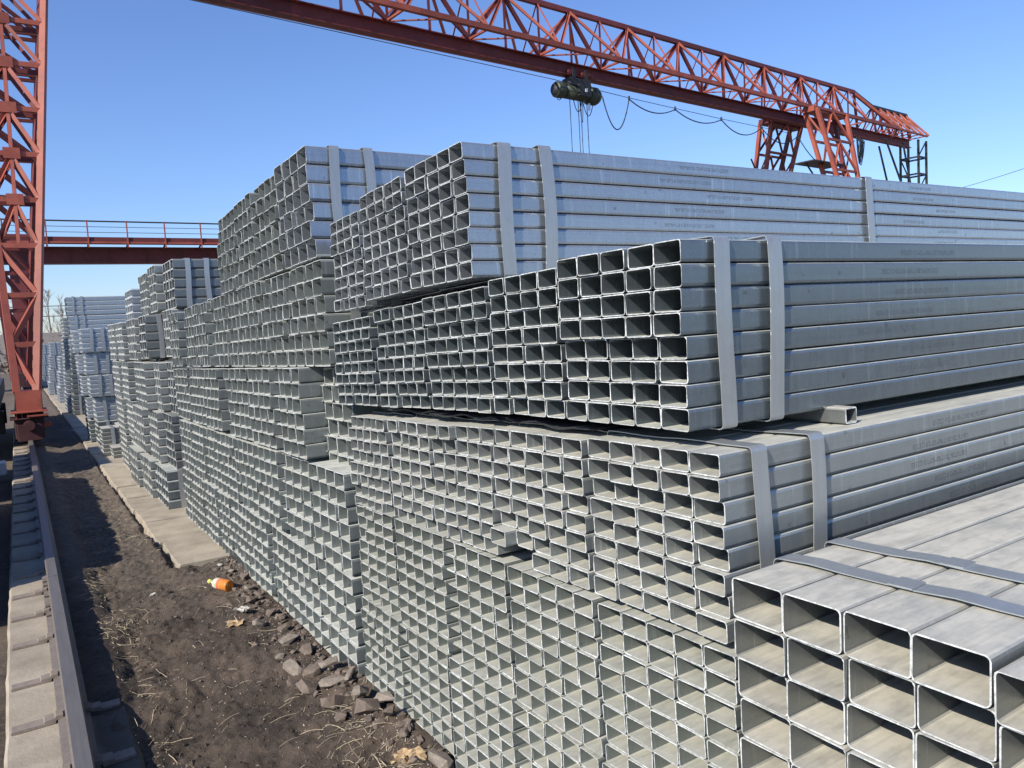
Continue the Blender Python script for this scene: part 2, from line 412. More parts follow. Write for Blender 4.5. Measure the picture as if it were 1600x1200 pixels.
for m_ in pm.values(): m_.materials.append(M['plate'])
py = 1.3
plate_ys = []
while py < 40: plate_ys.append(py); py += .555
plate_ys[:0] = []
base = [3.39, 3.93, 4.44, 5.05, 5.58, 6.07]
plate_ys = [1.2, 1.75, 2.3, 2.85] + base + [6.07 + .54 * (i + 1) for i in range(60)]
for y in plate_ys:
    for s in ((-1, 1) if y < 4.2 else (-1,)):
        o = link('tie_plate', pm[s], None, crane_rail, (0, y, 0), (0, 0, random.uniform(-.05, .05)))
        o.scale = (random.uniform(.93, 1.04), random.uniform(.9, 1.1), 1)
# splice bar with three bolts at the rail joint
boxo('splice_bar', (-.03, -.013, 5.66, 6.22, .04, .092), M['rail'], crane_rail)
bolt = tube_mesh('splice_bolt', [(-.06, 0, 0), (-.027, 0, 0)], .013, 6, smooth=False); bolt.materials.append(M['rail'])
for y in (5.35, 5.55, 5.78, 6.05, 6.16): link('splice_bolt', bolt, None, crane_rail, (0, y, .06))

# concrete slabs of the pile base
pav = None
slab_ys = [6.08, 6.88, 7.77, 8.5, 9.2, 10.0, 10.78, 11.7, 12.5, 13.4, 14.3, 15.2, 16.2, 17.2, 18.2, 19.4, 20.6, 22, 24, 26, 29, 32, 36, 40]
base_slab = tag(empty('slab_pavement', (0, 0, 0)), kind='structure')
sl = boxo('subgrade', (.88, 7.6, 6.12, 60, -.31, -.05), M['ground'], base_slab)
for i, (a, b) in enumerate(zip(slab_ys[:-1], slab_ys[1:])):
    vs, fs = [], []
    x0 = .835 + random.uniform(-.012, .012) if a > 6.5 else .86
    n = 14; dz = random.uniform(-.012, .004); tilt = random.uniform(-.012, .012)
    cols = [x0 - .004, x0 + .01, x0 + .3, x0 + .7, 1.9]
    for j in range(n + 1):
        y = a + .006 + (b - a - .012) * j / n
        e = fbm(2, y, 9) * .006 + (.010 if j in (0, n) else 0)
        z = dz + tilt * (j / n - .5)
        vs += [(cols[0] + e, y, z - .09), (cols[1] + e, y, z - .006), (cols[1] + e + .008, y, z)] + [(c, y, z + fbm(c, y, 5) * .004) for c in cols[2:]]
    w = 6
    for j in range(n):
        for k in range(w - 1):
            q = j * w + k; fs.append((q, q + 1, q + w + 1, q + w))
    m0 = len(vs)
    vs += [(x, y, z - .1) for (x, y, z) in vs[:w]] + [(x, y, z - .1) for (x, y, z) in vs[n * w:n * w + w]]
    for k in range(w - 1): fs += [(k + 1, k, m0 + k, m0 + k + 1), (n * w + k, n * w + k + 1, m0 + w + k + 1, m0 + w + k)]
    link('concrete_slab', mesh('concrete_slab', vs, fs), M['slab'], base_slab)

# ------------------------------------------------------------------ tube bundles
_pm = {}
def rrect(w, h, r, seg):
    pts = []
    for cx, cz, a0 in ((w / 2 - r, h / 2 - r, 0), (-w / 2 + r, h / 2 - r, PI / 2), (-w / 2 + r, -h / 2 + r, PI), (w / 2 - r, -h / 2 + r, 1.5 * PI)):
        for k in range(seg + 1):
            a = a0 + PI / 2 * k / seg; pts.append((cx + r * math.cos(a), cz + r * math.sin(a)))
    return pts
def tube_geo(w, h, L, t, r, seg):
    """hollow rectangular section along +X, opening at x = 0"""
    o = rrect(w, h, r, seg); i_ = rrect(w - 2 * t, h - 2 * t, max(r - t, .0012), seg); n = len(o)
    vs = [(0, y, z) for y, z in o] + [(0, y, z) for y, z in i_] + [(L, y, z) for y, z in o] + [(L, y, z) for y, z in i_]
    fs = []
    for k in range(n):
        j = (k + 1) % n
        fs.append((k, j, 2 * n + j, 2 * n + k)); fs.append((n + j, n + k, 3 * n + k, 3 * n + j)); fs.append((j, k, n + k, n + j)); fs.append((2 * n + k, 2 * n + j, 3 * n + j, 3 * n + k))
    return vs, fs, n
def tube_pipe(w, h, L, t, r, seg, mat):
    key = (round(w, 4), round(h, 4), round(L, 2), t, seg, mat.name, random.randrange(6))
    if key in _pm: return _pm[key]
    vs, fs, n = tube_geo(w, h, L, t, r, seg)
    rv = random.Random(repr(key)); sx, sy, dq = rv.uniform(-.02, .02), rv.uniform(-.02, .02), rv.uniform(-.012, .012)
    for i_ in range(2 * n):          # uneven saw cut, burrs and slightly squashed mouth
        x_, y_, z_ = vs[i_]; b_ = rv.uniform(-.0005, .0005)
        if i_ >= n: b_ += 0
        vs[i_] = (sx * y_ + sy * z_ + rv.uniform(-.0008, .0008), y_ * (1 - dq * abs(z_) / h) + b_ * .7, z_ + b_ + dq * z_ * .3)
    me = mesh('steel_tube', vs, fs); me.materials.append(mat); me.materials.append(M['rim'])
    for i, p in enumerate(me.polygons):
        if i % 4 >= 2: p.material_index = 1
    _pm[key] = me
    return me

def strap_mesh(x, wd, W_, H_, z0, skew=0.0, bulge=0.0):
    """flat band wrapped round a bundle: near side, top, far side, bottom"""
    o = .0035; r = .010; pts = []
    prof = rrect(W_ + 2 * o, H_ + 2 * o, r, 3)
    dense = []
    for i in range(len(prof)):
        a = prof[i]; b = prof[(i + 1) % len(prof)]
        m = max(1, int(math.hypot(b[0] - a[0], b[1] - a[1]) / .06))
        for k in range(m): dense.append((a[0] + (b[0] - a[0]) * k / m, a[1] + (b[1] - a[1]) * k / m))
    th = .0022; n = len(dense); vs, fs = [], []
    rr = random.Random(int(x * 1000 + W_ * 7919))
    ph = rr.uniform(0, 6)
    for (y, z) in dense:
        d = Vector((y / (W_ / 2 + o), z / (H_ / 2 + o)))
        bl = bulge * (1 - min(1, abs(z / (H_ / 2))) ** 2) if y < -W_ / 2 else 0
        tb = .004 * math.sin(y * 23 + ph) if z > H_ / 2 else 0
        sx = skew * (y / W_ + .5) if z > 0 else 0
        sx += .006 * math.sin(z * 9 + ph)
        ny, nz = (d.x if abs(d.x) > abs(d.y) * .98 else 0), (d.y if abs(d.y) > abs(d.x) * .98 else 0)
        l = math.hypot(ny, nz) or 1; ny /= l; nz /= l
        yy = y - bl; zz = z + max(0, tb)
        vs += [(x + sx, yy, zz + z0), (x + wd + sx, yy, zz + z0), (x + wd + sx, yy + ny * th, zz + z0 + nz * th), (x + sx, yy + ny * th, zz + z0 + nz * th)]
    for k in range(n):
        a = 4 * k; b = 4 * ((k + 1) % n)
        fs += [(a + 3, a + 2, b + 2, b + 3), (a, a + 3, b + 3, b), (a + 2, a + 1, b + 1, b + 2), (a + 1, a, b, b + 1)]
    me = mesh('strap', vs, fs); me.materials.append(M['strap']); return me

ORD = ['nearest', 'second', 'third', 'fourth', 'fifth', 'sixth', 'seventh', 'eighth', 'ninth', 'tenth']
def bundle(Yn, Yf, zb, zt, zbf, rows, cols, X, label, mat='zinc', L=6.0, t=.0023, r=None, seg=2, jit=.004, run=.017, straps=(.115, .29, 2.14, 4.2), sw=.05, joined=False,
           skip=(), push=None, group='bundles of galvanized rectangular tubes', scale=True, shear=0.0, seed=None, skew=0.0, printed=None):
    """Yn..Yf, zb..zt measured on the plane x = 1.25 of the tube ends; X is where the face really stands"""
    k = X / 1.25 if scale else 1.0
    Yn, Yf = Yn * k, Yf * k
    zb = H + (zb - H) * k; zt = H + (zt - H) * k; zbf = H + (zbf - H) * k
    h = (zt - zb) / rows; w = (Yf - Yn) / cols
    if r is None: r = min(w, h) * .15
    slope = math.atan2(zbf - zb, Yf - Yn)
    root = empty('tube_bundle', (X, Yn, zb), (slope, 0, 0))
    tag(root, label, 'steel bundle', group)
    rnd = random.Random(seed if seed is not None else int(Yn * 977 + zb * 131 + X * 17))
    allv, allf, allm = [], [], []
    # tubes slide in little runs inside a layer, as they were bundled
    gap = .0018
    me = None if joined else tube_pipe(w - gap, h - gap, L, t, r, seg, M[mat])
    n_out = 0
    for i in range(rows):
        off = rnd.uniform(0, .006)
        cur = rnd.uniform(-run, run)
        for j in range(cols):
            if rnd.random() < .34: cur = rnd.uniform(-run, run)
            if (i, j) in skip: continue
            dx = cur + rnd.uniform(-jit, jit)
            if push and (i, j) in push: dx += push[(i, j)]
            dy = (j + .5) * w + (off if i not in (0,) else 0) * .8 + rnd.uniform(-.0008, .0008)
            dz = (i + .5) * h + rnd.uniform(-.0004, .0004)
            if joined:
                vs, fs, n = tube_geo(w - gap, h - gap, L, t * 1.3, r, 1)
                b = len(allv); allv += [(x + dx, y + dy, z + dz) for x, y, z in vs]
                allf += [tuple(q + b for q in f) for f in fs]; allm += [0, 0, 1, 1] * (len(fs) // 4)
            else:
                me = tube_pipe(w - gap, h - gap, L, t, r, seg, M[mat])
                o = bpy.data.objects.new('steel_tube', me); C.objects.link(o); o.parent = root
                o.location = (dx, dy, dz); o.rotation_euler = (rnd.uniform(-.012, .012), rnd.uniform(-.0008, .0008), rnd.uniform(-.0008, .0008))
                if printed and j == 0 and i in printed[0]:
                    for (xs, s, flip, size) in printed[1]:
                        cu = bpy.data.curves.new('printed_text', 'FONT'); cu.body = s; cu.size = size; cu.align_y = 'CENTER'
                        cu.materials.append(M['ink'])
                        tmp = bpy.data.objects.new('tmp_text', cu); C.objects.link(tmp); bpy.context.view_layer.update()
                        tme = bpy.data.meshes.new_from_object(tmp.evaluated_get(bpy.context.evaluated_depsgraph_get())); bpy.data.objects.remove(tmp)
                        tme.name = 'printed_text'
                        ob = bpy.data.objects.new('printed_text', tme); C.objects.link(ob); ob.parent = o
                        ob.rotation_euler = (PI / 2, PI if flip else 0, 0)
                        ob.location = (xs + rnd.uniform(-.16, .16), -(w - gap) / 2 - .0007, rnd.uniform(-.1, .1) * h)
    if joined:
        me = mesh('steel_tubes', allv, allf); me.materials.append(M[mat]); me.materials.append(M['rim'])
        me.polygons.foreach_set('material_index', allm)
        o = link('steel_tubes', me, None, root); o['kind'] = 'stuff'
    W_ = cols * w + .004; Hh = rows * h
    for s in straps:
        sm = strap_mesh(s, sw, W_ + .014, Hh, Hh / 2, skew, .004)
        o = link('strap', sm, None, root, (rnd.uniform(-.006, .006), W_ / 2 + .003, 0))
    return root

RT = 'small rectangular galvanized tubes'
# ---- pile A: the big tubes in the lower right corner
TXT1 = '*10I0F#W06-SIZE-2017'
def pileA():
    X = 1.15
    def mk(y_hi, y_lo, zb, zt, cols, rows, label, seed, X=X, straps=(.17, .345, 2.2, 4.3)):
        w = (y_hi - y_lo) / cols
        root = empty('tube_bundle', (X, y_lo, zb)); tag(root, label, 'steel bundle', 'bundles of large galvanized tubes')
        h = (zt - zb) / rows
        rnd = random.Random(seed)
        for i in range(rows):
            off = rnd.uniform(-.003, .003)
            for j in range(cols):
                me = tube_pipe(w - .002, h - .002, 6.0, .0025, .0095, 3, M['zinc_dusty'])
                o = bpy.data.objects.new('steel_tube', me); C.objects.link(o); o.parent = root
                o.location = (rnd.uniform(-.007, .007), (j + .5) * w + off, (i + .5) * h); o.rotation_euler = (rnd.uniform(-.01, .01), 0, rnd.uniform(-.0006, .0006))
        for s in straps:
            so = link('strap', strap_mesh(s, .047, cols * w + .01, rows * h, rows * h / 2, -.04, .003), None, root, (0, cols * w / 2, 0))
            if zt > .8:
                vs, fs = [], []; box(vs, fs, -.026, .026, -.022, .022, 0, .0028); sl_ = link('strap_seal', mesh('strap_seal', vs, fs), M['strap'], so, (s + .005, -.01, rows * h + .0065), (0, 0, .06))
        return root
    mk(1.03, .548, .552, 1.131, 4, 7, 'bundle of large dusty rectangular tubes filling the lower right corner, two straps over its top', 3)
    mk(.546, .06, .535, 1.114, 4, 7, 'bundle of large tubes at the right edge, set slightly lower than its dusty neighbour', 4, straps=(.215, .40, 2.2, 4.3))
    mk(1.03, .548, -.03, .548, 4, 7, 'lower bundle of large rectangular tubes beneath the dusty one in the lower right corner', 5, straps=())
    mk(.546, .06, -.03, .531, 4, 7, 'lowest bundle of large tubes at the far right bottom, under the slightly lower one', 6, straps=())
pileA()

# ---- pile P: the near pile of small tubes (tiers 0, 1, 2, 3, 4)
def P(Yn, Yf, zb, zt, zbf, cols, X, tier, pos, rows=8, **kw):
    names = {0: 'bottom tier', 1: 'second tier', 2: 'tier under the black mats', 3: 'tier above the black mats', 4: 'top tier against the sky'}
    lab = 'small-tube bundle, %s of the near pile, %s from the right' % (names[tier], pos)
    return bundle(Yn, Yf, zb, zt, zbf, rows, cols, X, lab, **kw)
pos = ['nearest', 'second', 'third', 'fourth', 'fifth', 'sixth']
for i, (a, b, X, n) in enumerate([(1.115, 1.595, 1.238, 5), (1.61, 2.05, 1.238, 5), (2.06, 2.49, 1.225, 5), (2.505, 2.935, 1.238, 5), (2.95, 3.37, 1.225, 5)]):
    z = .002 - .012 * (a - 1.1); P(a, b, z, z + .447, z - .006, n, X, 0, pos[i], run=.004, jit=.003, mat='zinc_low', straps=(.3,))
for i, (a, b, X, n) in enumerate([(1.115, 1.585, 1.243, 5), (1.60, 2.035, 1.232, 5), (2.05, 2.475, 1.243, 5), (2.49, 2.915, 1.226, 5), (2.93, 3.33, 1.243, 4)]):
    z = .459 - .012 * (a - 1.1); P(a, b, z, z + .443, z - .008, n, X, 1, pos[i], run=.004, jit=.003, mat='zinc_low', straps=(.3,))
P(1.135, 1.6, .925, 1.345, .917, 5, 1.25, 2, pos[0], straps=(.095, .29, 2.14, 4.2), shear=.004, printed=(range(1, 8), [(1.05, 'GB/T6728-2017*80*50*2.0 Q235B', True, .02)]), run=.011, mat='zinc_mid')
P(1.62, 2.075, .916, 1.329, .908, 5, 1.25, 2, pos[1], straps=(.11, .29), skip=((0, 3), (0, 4)), push={(1, 4): -.045}, run=.011, mat='zinc_mid')
P(2.09, 2.52, .907, 1.318, .89, 5, 1.25, 2, pos[2], push={(0, 0): .0, (1, 4): 0}, straps=(.13, .29), run=.011, mat='zinc_mid')
P(2.53, 2.89, .888, 1.300, .878, 4, 1.25, 2, pos[3], straps=(.13, .29), run=.011, mat='zinc_mid')
P(2.93, 3.345, .874, 1.285, .858, 5, 1.25, 2, pos[4], straps=(.13, .29), run=.011, mat='zinc_mid')
P(1.232, 1.687, 1.384, 1.817, 1.380, 5, 1.262, 3, pos[0], straps=(.095, .273, 2.13, 4.2), jit=.004, shear=-.002, printed=(range(1, 8), [(1.02, 'GB/T6728-2017*80*50*2.0 Q235B', True, .02)]), run=.010)
P(1.70, 2.058, 1.379, 1.795, 1.372, 4, 1.268, 3, pos[1], straps=(.11, .29), run=.010)
P(2.075, 2.515, 1.370, 1.772, 1.355, 5, 1.265, 3, pos[2], straps=(.11, .29), run=.010)
P(2.53, 2.96, 1.354, 1.750, 1.336, 5, 1.268, 3, pos[3], straps=(.11, .29), run=.010)
P(3.02, 3.47, 1.334, 1.715, 1.316, 5, 1.26, 3, pos[4], straps=(.11, .29), run=.010)
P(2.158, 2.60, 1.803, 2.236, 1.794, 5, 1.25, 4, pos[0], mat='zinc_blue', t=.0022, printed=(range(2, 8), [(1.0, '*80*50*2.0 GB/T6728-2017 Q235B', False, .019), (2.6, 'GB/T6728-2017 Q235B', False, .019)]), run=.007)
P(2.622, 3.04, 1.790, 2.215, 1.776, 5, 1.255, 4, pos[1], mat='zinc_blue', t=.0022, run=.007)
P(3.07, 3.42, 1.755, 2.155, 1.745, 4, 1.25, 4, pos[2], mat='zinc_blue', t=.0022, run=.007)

# ---- pile G: the second pile (larger upright sections)
def G(Yn, Yf, zb, zt, zbf, cols, X, tier, i, rows=6, **kw):
    names = ['bottom tier', 'second tier', 'third tier', 'fourth tier', 'topmost tier']
    kw.setdefault('mat', 'zinc_pale')
    lab = 'tall-section tube bundle, %s of the second pile, %s from its near corner' % (names[tier], ORD[i])
    return bundle(Yn, Yf, zb, zt, zbf, rows, cols, X, lab, **kw)
low = [(3.47, 3.98), (4.0, 4.49), (4.5, 4.97), (5.0, 5.5), (5.52, 6.0), (6.02, 6.5), (6.52, 7.0), (7.02, 7.48), (7.5, 7.96)]
dxs = [0, 0, .02, -.02, 0, .02, -.01, .0, .01]
for i, (a, b) in enumerate(low):
    z = -.03 + .0 * a; G(a, b, z, .478 - .008 * (a - 3.4), z, 4, 1.215 + dxs[i] * .8, 0, i, run=.008, straps=(.3,), t=.0025)
up_ = [(3.475, 3.99), (4.03, 4.58), (4.62, 5.13), (5.15, 5.68), (5.70, 6.22), (6.24, 6.78), (6.8, 7.32), (7.34, 7.9)]
dxs = [0, .03, -.01, .01, -.005, .015, 0, .01]
for i, (a, b) in enumerate(up_):
    z = .487 - .008 * (a - 3.4); G(a, b, z, .983 - .017 * (a - 3.47), z - .008, 4, 1.215 + dxs[i] * .8, 1, i, run=.008, straps=(.3,), t=.0025)
mid = [(3.27, 3.785, 1.33), (4.03, 4.585, 1.215), (4.63, 5.15, 1.195), (5.17, 5.77, 1.21), (6.04, 6.60, 1.20), (6.62, 7.22, 1.215), (7.28, 7.95, 1.24)]
for i, (a, b, X) in enumerate(mid):
    zt = 1.485 - .022 * (a - 3.7); zb = zt - .50 + .006 * i
    if i >= 4: zb += .005
    G(a, b, zb, zt, zb - .012, 4, X, 2, i, run=.010, straps=(.3,), t=.0025)
up2 = [(3.553, 4.085, 1.25), (4.10, 4.58, 1.255), (4.60, 5.09, 1.25), (5.11, 5.60, 1.26), (5.62, 6.12, 1.255), (6.28, 6.72, 1.215), (6.74, 7.15, 1.225), (7.55, 8.0, 1.19)]
for i, (a, b, X) in enumerate(up2):
    zt = 2.002 - .02 * (a - 3.55); zb = 1.492 - .017 * (a - 3.55); G(a, b, zb, zt, zb - .009, 4, X, 3, i, t=.0025, run=.013)
up3 = [(3.665, 4.185, 1.25, 2.021, 2.557), (4.20, 4.69, 1.262, 2.007, 2.532), (4.70, 5.15, 1.255, 1.99, 2.51), (5.17, 5.66, 1.258, 1.975, 2.49)]
for i, (a, b, X, zb, zt) in enumerate(up3):
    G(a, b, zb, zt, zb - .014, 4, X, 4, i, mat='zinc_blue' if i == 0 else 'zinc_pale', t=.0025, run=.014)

# ---- pile H: third pile, set back and stepped; real coordinates
def Hh(Yn, Yf, zb, zt, rows, cols, X, lab, **kw):
    kw.setdefault('mat', 'zinc_mid'); kw.setdefault('t', .0055); cols = max(3, round((Yf - Yn) / .15)); rows = max(4, rows - 1)
    return bundle(Yn, Yf, zb, zt, zb - .003, rows, cols, X, lab, scale=False, seg=1, run=kw.pop('run', .006), jit=.003, **kw)
q = 'third pile down the row'
Hh(8.2, 8.95, -.01, .385, 5, 6, 1.135, 'pale bundle at the near bottom corner of the ' + q, mat='zinc')
Hh(9.0, 9.75, -.01, .40, 5, 6, 1.10, 'bottom bundle second from the near corner of the ' + q)
Hh(9.8, 10.5, -.01, .42, 5, 6, 1.06, 'farthest bottom bundle of the ' + q)
Hh(8.2, 8.7, .39, .93, 7, 4, 1.235, 'dark-sided bundle resting on the pale one in the ' + q, mat='zinc_dark')
Hh(8.75, 9.4, .39, .93, 7, 5, 1.17, 'second-tier bundle left of the dark-sided one in the ' + q)
Hh(9.45, 10.3, .43, .93, 6, 6, 1.12, 'farthest second-tier bundle of the ' + q)
Hh(8.2, 8.6, .935, 1.45, 7, 3, 1.29, 'dark-sided bundle at middle height on the near corner of the ' + q, mat='zinc_dark')
Hh(8.65, 9.0, .935, 1.45, 7, 3, 1.22, 'narrow mid-height bundle stepping forward in the ' + q)
Hh(9.05, 9.9, .935, 1.45, 7, 6, 1.13, 'wide mid-height bundle in the ' + q)
Hh(8.25, 8.85, 1.50, 1.98, 6, 5, 1.33, 'set-back fourth-tier bundle at the near corner of the ' + q)
Hh(9.0, 9.5, 1.49, 1.95, 6, 4, 1.175, 'fourth-tier bundle with a bare grey side jutting forward in the ' + q, mat='zinc_dark')
Hh(9.55, 10.3, 1.47, 1.94, 6, 5, 1.14, 'farthest fourth-tier bundle of the ' + q)
Hh(8.2, 8.8, 1.985, 2.465, 6, 5, 1.36, 'top bundle with two straps on its blue-grey side, on the ' + q, mat='zinc_dark')
Hh(8.9, 9.4, 1.985, 2.475, 6, 4, 1.30, 'top bundle second from the near end of the ' + q)
Hh(9.5, 10.1, 1.97, 2.44, 6, 5, 1.29, 'farthest top bundle of the ' + q)
# ---- pile I and beyond: tubes only a few pixels each, joined
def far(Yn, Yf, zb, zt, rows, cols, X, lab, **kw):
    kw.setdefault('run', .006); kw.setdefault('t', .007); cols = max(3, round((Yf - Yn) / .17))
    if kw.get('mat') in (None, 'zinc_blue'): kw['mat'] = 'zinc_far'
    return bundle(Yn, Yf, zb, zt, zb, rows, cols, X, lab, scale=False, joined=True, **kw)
q = 'fourth pile further down the row'
for a, (z0, z1) in enumerate([(0, .46), (.47, .95), (.96, 1.44), (1.45, 1.93)]):
    nm = ['bottom', 'second tier', 'third tier', 'fourth tier'][a]
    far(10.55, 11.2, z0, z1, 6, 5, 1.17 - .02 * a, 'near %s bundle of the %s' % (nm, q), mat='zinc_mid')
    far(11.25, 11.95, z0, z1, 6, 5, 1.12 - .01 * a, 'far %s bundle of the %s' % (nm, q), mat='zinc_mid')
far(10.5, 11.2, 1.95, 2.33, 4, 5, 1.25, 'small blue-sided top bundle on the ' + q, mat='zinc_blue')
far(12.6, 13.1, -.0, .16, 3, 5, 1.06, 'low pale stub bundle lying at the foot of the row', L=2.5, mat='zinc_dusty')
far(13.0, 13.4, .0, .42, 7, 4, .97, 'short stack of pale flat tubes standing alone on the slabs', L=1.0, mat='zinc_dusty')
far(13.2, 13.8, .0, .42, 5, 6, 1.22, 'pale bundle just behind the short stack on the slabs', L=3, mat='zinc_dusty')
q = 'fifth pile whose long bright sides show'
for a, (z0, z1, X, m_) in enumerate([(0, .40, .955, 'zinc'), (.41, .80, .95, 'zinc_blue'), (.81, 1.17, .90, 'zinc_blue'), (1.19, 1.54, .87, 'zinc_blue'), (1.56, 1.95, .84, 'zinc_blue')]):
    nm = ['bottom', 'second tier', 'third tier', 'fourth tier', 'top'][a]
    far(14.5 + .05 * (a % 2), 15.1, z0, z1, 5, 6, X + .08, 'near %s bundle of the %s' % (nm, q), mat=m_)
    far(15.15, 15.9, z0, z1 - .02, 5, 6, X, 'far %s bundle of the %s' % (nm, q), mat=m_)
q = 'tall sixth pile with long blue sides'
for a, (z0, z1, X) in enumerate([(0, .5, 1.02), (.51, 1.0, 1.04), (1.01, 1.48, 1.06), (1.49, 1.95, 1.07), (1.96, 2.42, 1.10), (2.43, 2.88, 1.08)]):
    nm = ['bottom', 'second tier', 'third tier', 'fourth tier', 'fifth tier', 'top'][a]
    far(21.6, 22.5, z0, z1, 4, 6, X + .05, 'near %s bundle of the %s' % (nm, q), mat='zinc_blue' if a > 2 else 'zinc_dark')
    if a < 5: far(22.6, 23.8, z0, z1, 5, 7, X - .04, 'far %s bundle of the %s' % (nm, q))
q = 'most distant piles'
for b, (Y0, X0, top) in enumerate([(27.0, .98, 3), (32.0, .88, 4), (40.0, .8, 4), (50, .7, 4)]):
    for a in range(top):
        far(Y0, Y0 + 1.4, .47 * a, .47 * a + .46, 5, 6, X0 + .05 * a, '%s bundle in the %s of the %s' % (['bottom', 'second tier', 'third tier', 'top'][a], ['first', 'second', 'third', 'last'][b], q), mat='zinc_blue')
# ---- out of view at the left: stored tube piles whose shadow lies across the rail
for b, (y0, y1, zt) in enumerate([(6.2, 7.6, .915), (7.61, 9.2, .925), (9.21, 10.95, .94), (11.55, 13.9, 1.27)]):
    far(y0, y1, -.12, zt, 8, 8, -6.65, 'tube pile left of the rail beyond the picture edge, %s along' % ORD[b], L=6.0, straps=(1.0, 4.0), t=.003)

# ------------------------------------------------------------------ spacer tube, mats and marker bits between tiers
sp = link('spacer_tube', tube_pipe(.048, .041, 1.9, .0035, .006, 2, M['zinc_dusty']).copy(), None, None, (1.785, 1.190, 1.367), (0, 0, PI / 2))
tag(sp, 'pale mortar-stained square spacer tube end sticking out between two strapped bundles', 'steel spacer')
def mat_sheet(x0, x1, y0, y1, z, lab, seed):
    rnd = random.Random(seed); vs, fs = [], []; nx, ny = 6, 16; ph = rnd.uniform(0, 6)
    for j in range(ny + 1):
        for i in range(nx + 1):
            x = x0 + (x1 - x0) * i / nx; y = y0 + (y1 - y0) * j / ny
            vs.append((x + .01 * math.sin(y * 9 + ph), y, z - .016 * (y - 1.2) * 1.55 + .008 * abs(math.sin(y * 5 + ph)) + (.006 * math.sin(j * .9) if i == 0 else 0)))
    for j in range(ny):
        for i in range(nx):
            a = j * (nx + 1) + i; fs.append((a, a + 1, a + nx + 2, a + nx + 1))
    me = mesh('rubber_mat', vs, fs, True); bm = bmesh.new(); bm.from_mesh(me)
    bmesh.ops.solidify(bm, geom=bm.faces[:], thickness=-.006); bm.to_mesh(me); bm.free()
    o = link('rubber_mat', me, M['rubber']); tag(o, lab, 'rubber mat', 'black mats squeezed between tiers')
mat_sheet(1.31, 1.75, 1.65, 2.15, 1.352, 'black rubber mat between the third and fourth tiers, nearest to the right', 1)
mat_sheet(1.30, 1.75, 2.12, 2.62, 1.352, 'black rubber mat between the third and fourth tiers, in the middle', 2)
mat_sheet(1.32, 1.75, 2.6, 3.15, 1.352, 'black rubber mat between the third and fourth tiers, leftmost', 3)

# ------------------------------------------------------------------ rubble, straw, litter
def rock_mesh(seed, sx, sy, sz, mat):
    rnd = random.Random(seed); bm = bmesh.new()
    for i in range(18):
        v = Vector((rnd.uniform(-1, 1), rnd.uniform(-1, 1), rnd.uniform(-1, 1)))
        m = max(abs(c) for c in v); v = v / m * rnd.uniform(.82, 1.0)
        bm.verts.new((v.x * sx, v.y * sy, v.z * sz))
    bmesh.ops.convex_hull(bm, input=bm.verts[:])
    for v in [v for v in bm.verts if not v.link_faces]: bm.verts.remove(v)
    me = bpy.data.meshes.new('rubble'); bm.to_mesh(me); bm.free(); me.materials.append(mat); return me
rocks = [rock_mesh(i, .03 + .006 * (i % 3), .022 + .004 * (i % 2), .018, M['brick_red'] if i % 2 else M['brick_grey']) for i in range(10)]
rr = random.Random(11)
def rock(x, y, s, z=0.0, k=None):
    k = rr.randrange(10) if k is None else k
    o = link('broken_brick', rocks[k], None, None, (x, y, dirt_h(x, y) + .012 * s + z), (rr.uniform(-.5, .5), rr.uniform(-.5, .5), rr.uniform(0, 6.3)))
    o.scale = (s, s, s * rr.uniform(.8, 1.1))
    red = k % 2; rock_n[red] += 1
    tag(o, '%s broken brick chunk in the rubble, %s of its colour counted from the bottle' % ('brown' if red else 'pale grey', NTH[rock_n[red] - 1]), 'rubble', 'broken bricks at the foot of the piles')
NTH = ['first', 'second', 'third', 'fourth', 'fifth', 'sixth', 'seventh', 'eighth', 'ninth', 'tenth', 'eleventh', 'twelfth', 'thirteenth', 'fourteenth', 'fifteenth', 'sixteenth', 'seventeenth', 'eighteenth', 'nineteenth']
rock_n = [0, 0]; kseq = 0
# hand-placed cluster by the pile corner, then a scatter along the foot
CH = [(1.02, 3.75, 1.5, 0), (1.07, 3.62, 1.3, .01), (1.13, 3.86, 1.3, 0), (1.00, 3.48, 1.5, 0), (1.10, 3.40, 1.6, 0), (1.05, 3.26, 1.7, 0), (1.16, 3.20, 1.6, .02), (1.12, 3.05, 1.7, .01), (1.20, 3.02, 1.2, .03), (1.03, 3.12, 1.1, 0),
                   (1.13, 3.55, 1.1, .03), (.97, 3.62, 1.0, 0), (1.17, 3.38, 1.1, .03), (1.16, 2.9, 1.2, .01), (1.0, 3.93, .9, 0), (1.1, 4.1, 1.2, 0), (1.13, 4.32, 1.3, 0), (1.03, 4.45, 1.4, -.005), (1.15, 4.62, 1.2, 0), (1.1, 4.9, 1.2, 0), (1.14, 5.1, 1.3, 0), (1.16, 5.3, 1.2, .01), (1.13, 5.55, .8, 0), (1.19, 2.5, 1.5, 0), (1.13, 2.42, 1.3, 0)]
CH.sort(key=lambda c: -c[1])
for q_i, (x, y, s, z) in enumerate(CH):
    rock(x, y, s, z, (q_i * 3 + q_i // 4) % 10)
smallv, smallf = [], []
def pebble(x, y, s, z=0.0):
    me = rocks[rr.randrange(10)]; m = Matrix.Translation((x, y, dirt_h(x, y) + .010 * s + z)) @ Matrix.Rotation(rr.uniform(0, 6.3), 4, 'Z') @ Matrix.Rotation(rr.uniform(-.6, .6), 4, 'X') @ Matrix.Scale(s, 4)
    b = len(smallv); smallv.extend([tuple(m @ v.co) for v in me.vertices]); smallf.extend([tuple(i + b for i in p.vertices) for p in me.polygons])
for i in range(230):
    y = rr.uniform(2.2, 5.9); pebble(1.23 - abs(rr.gauss(0, .09)), y, rr.uniform(.15, .75))
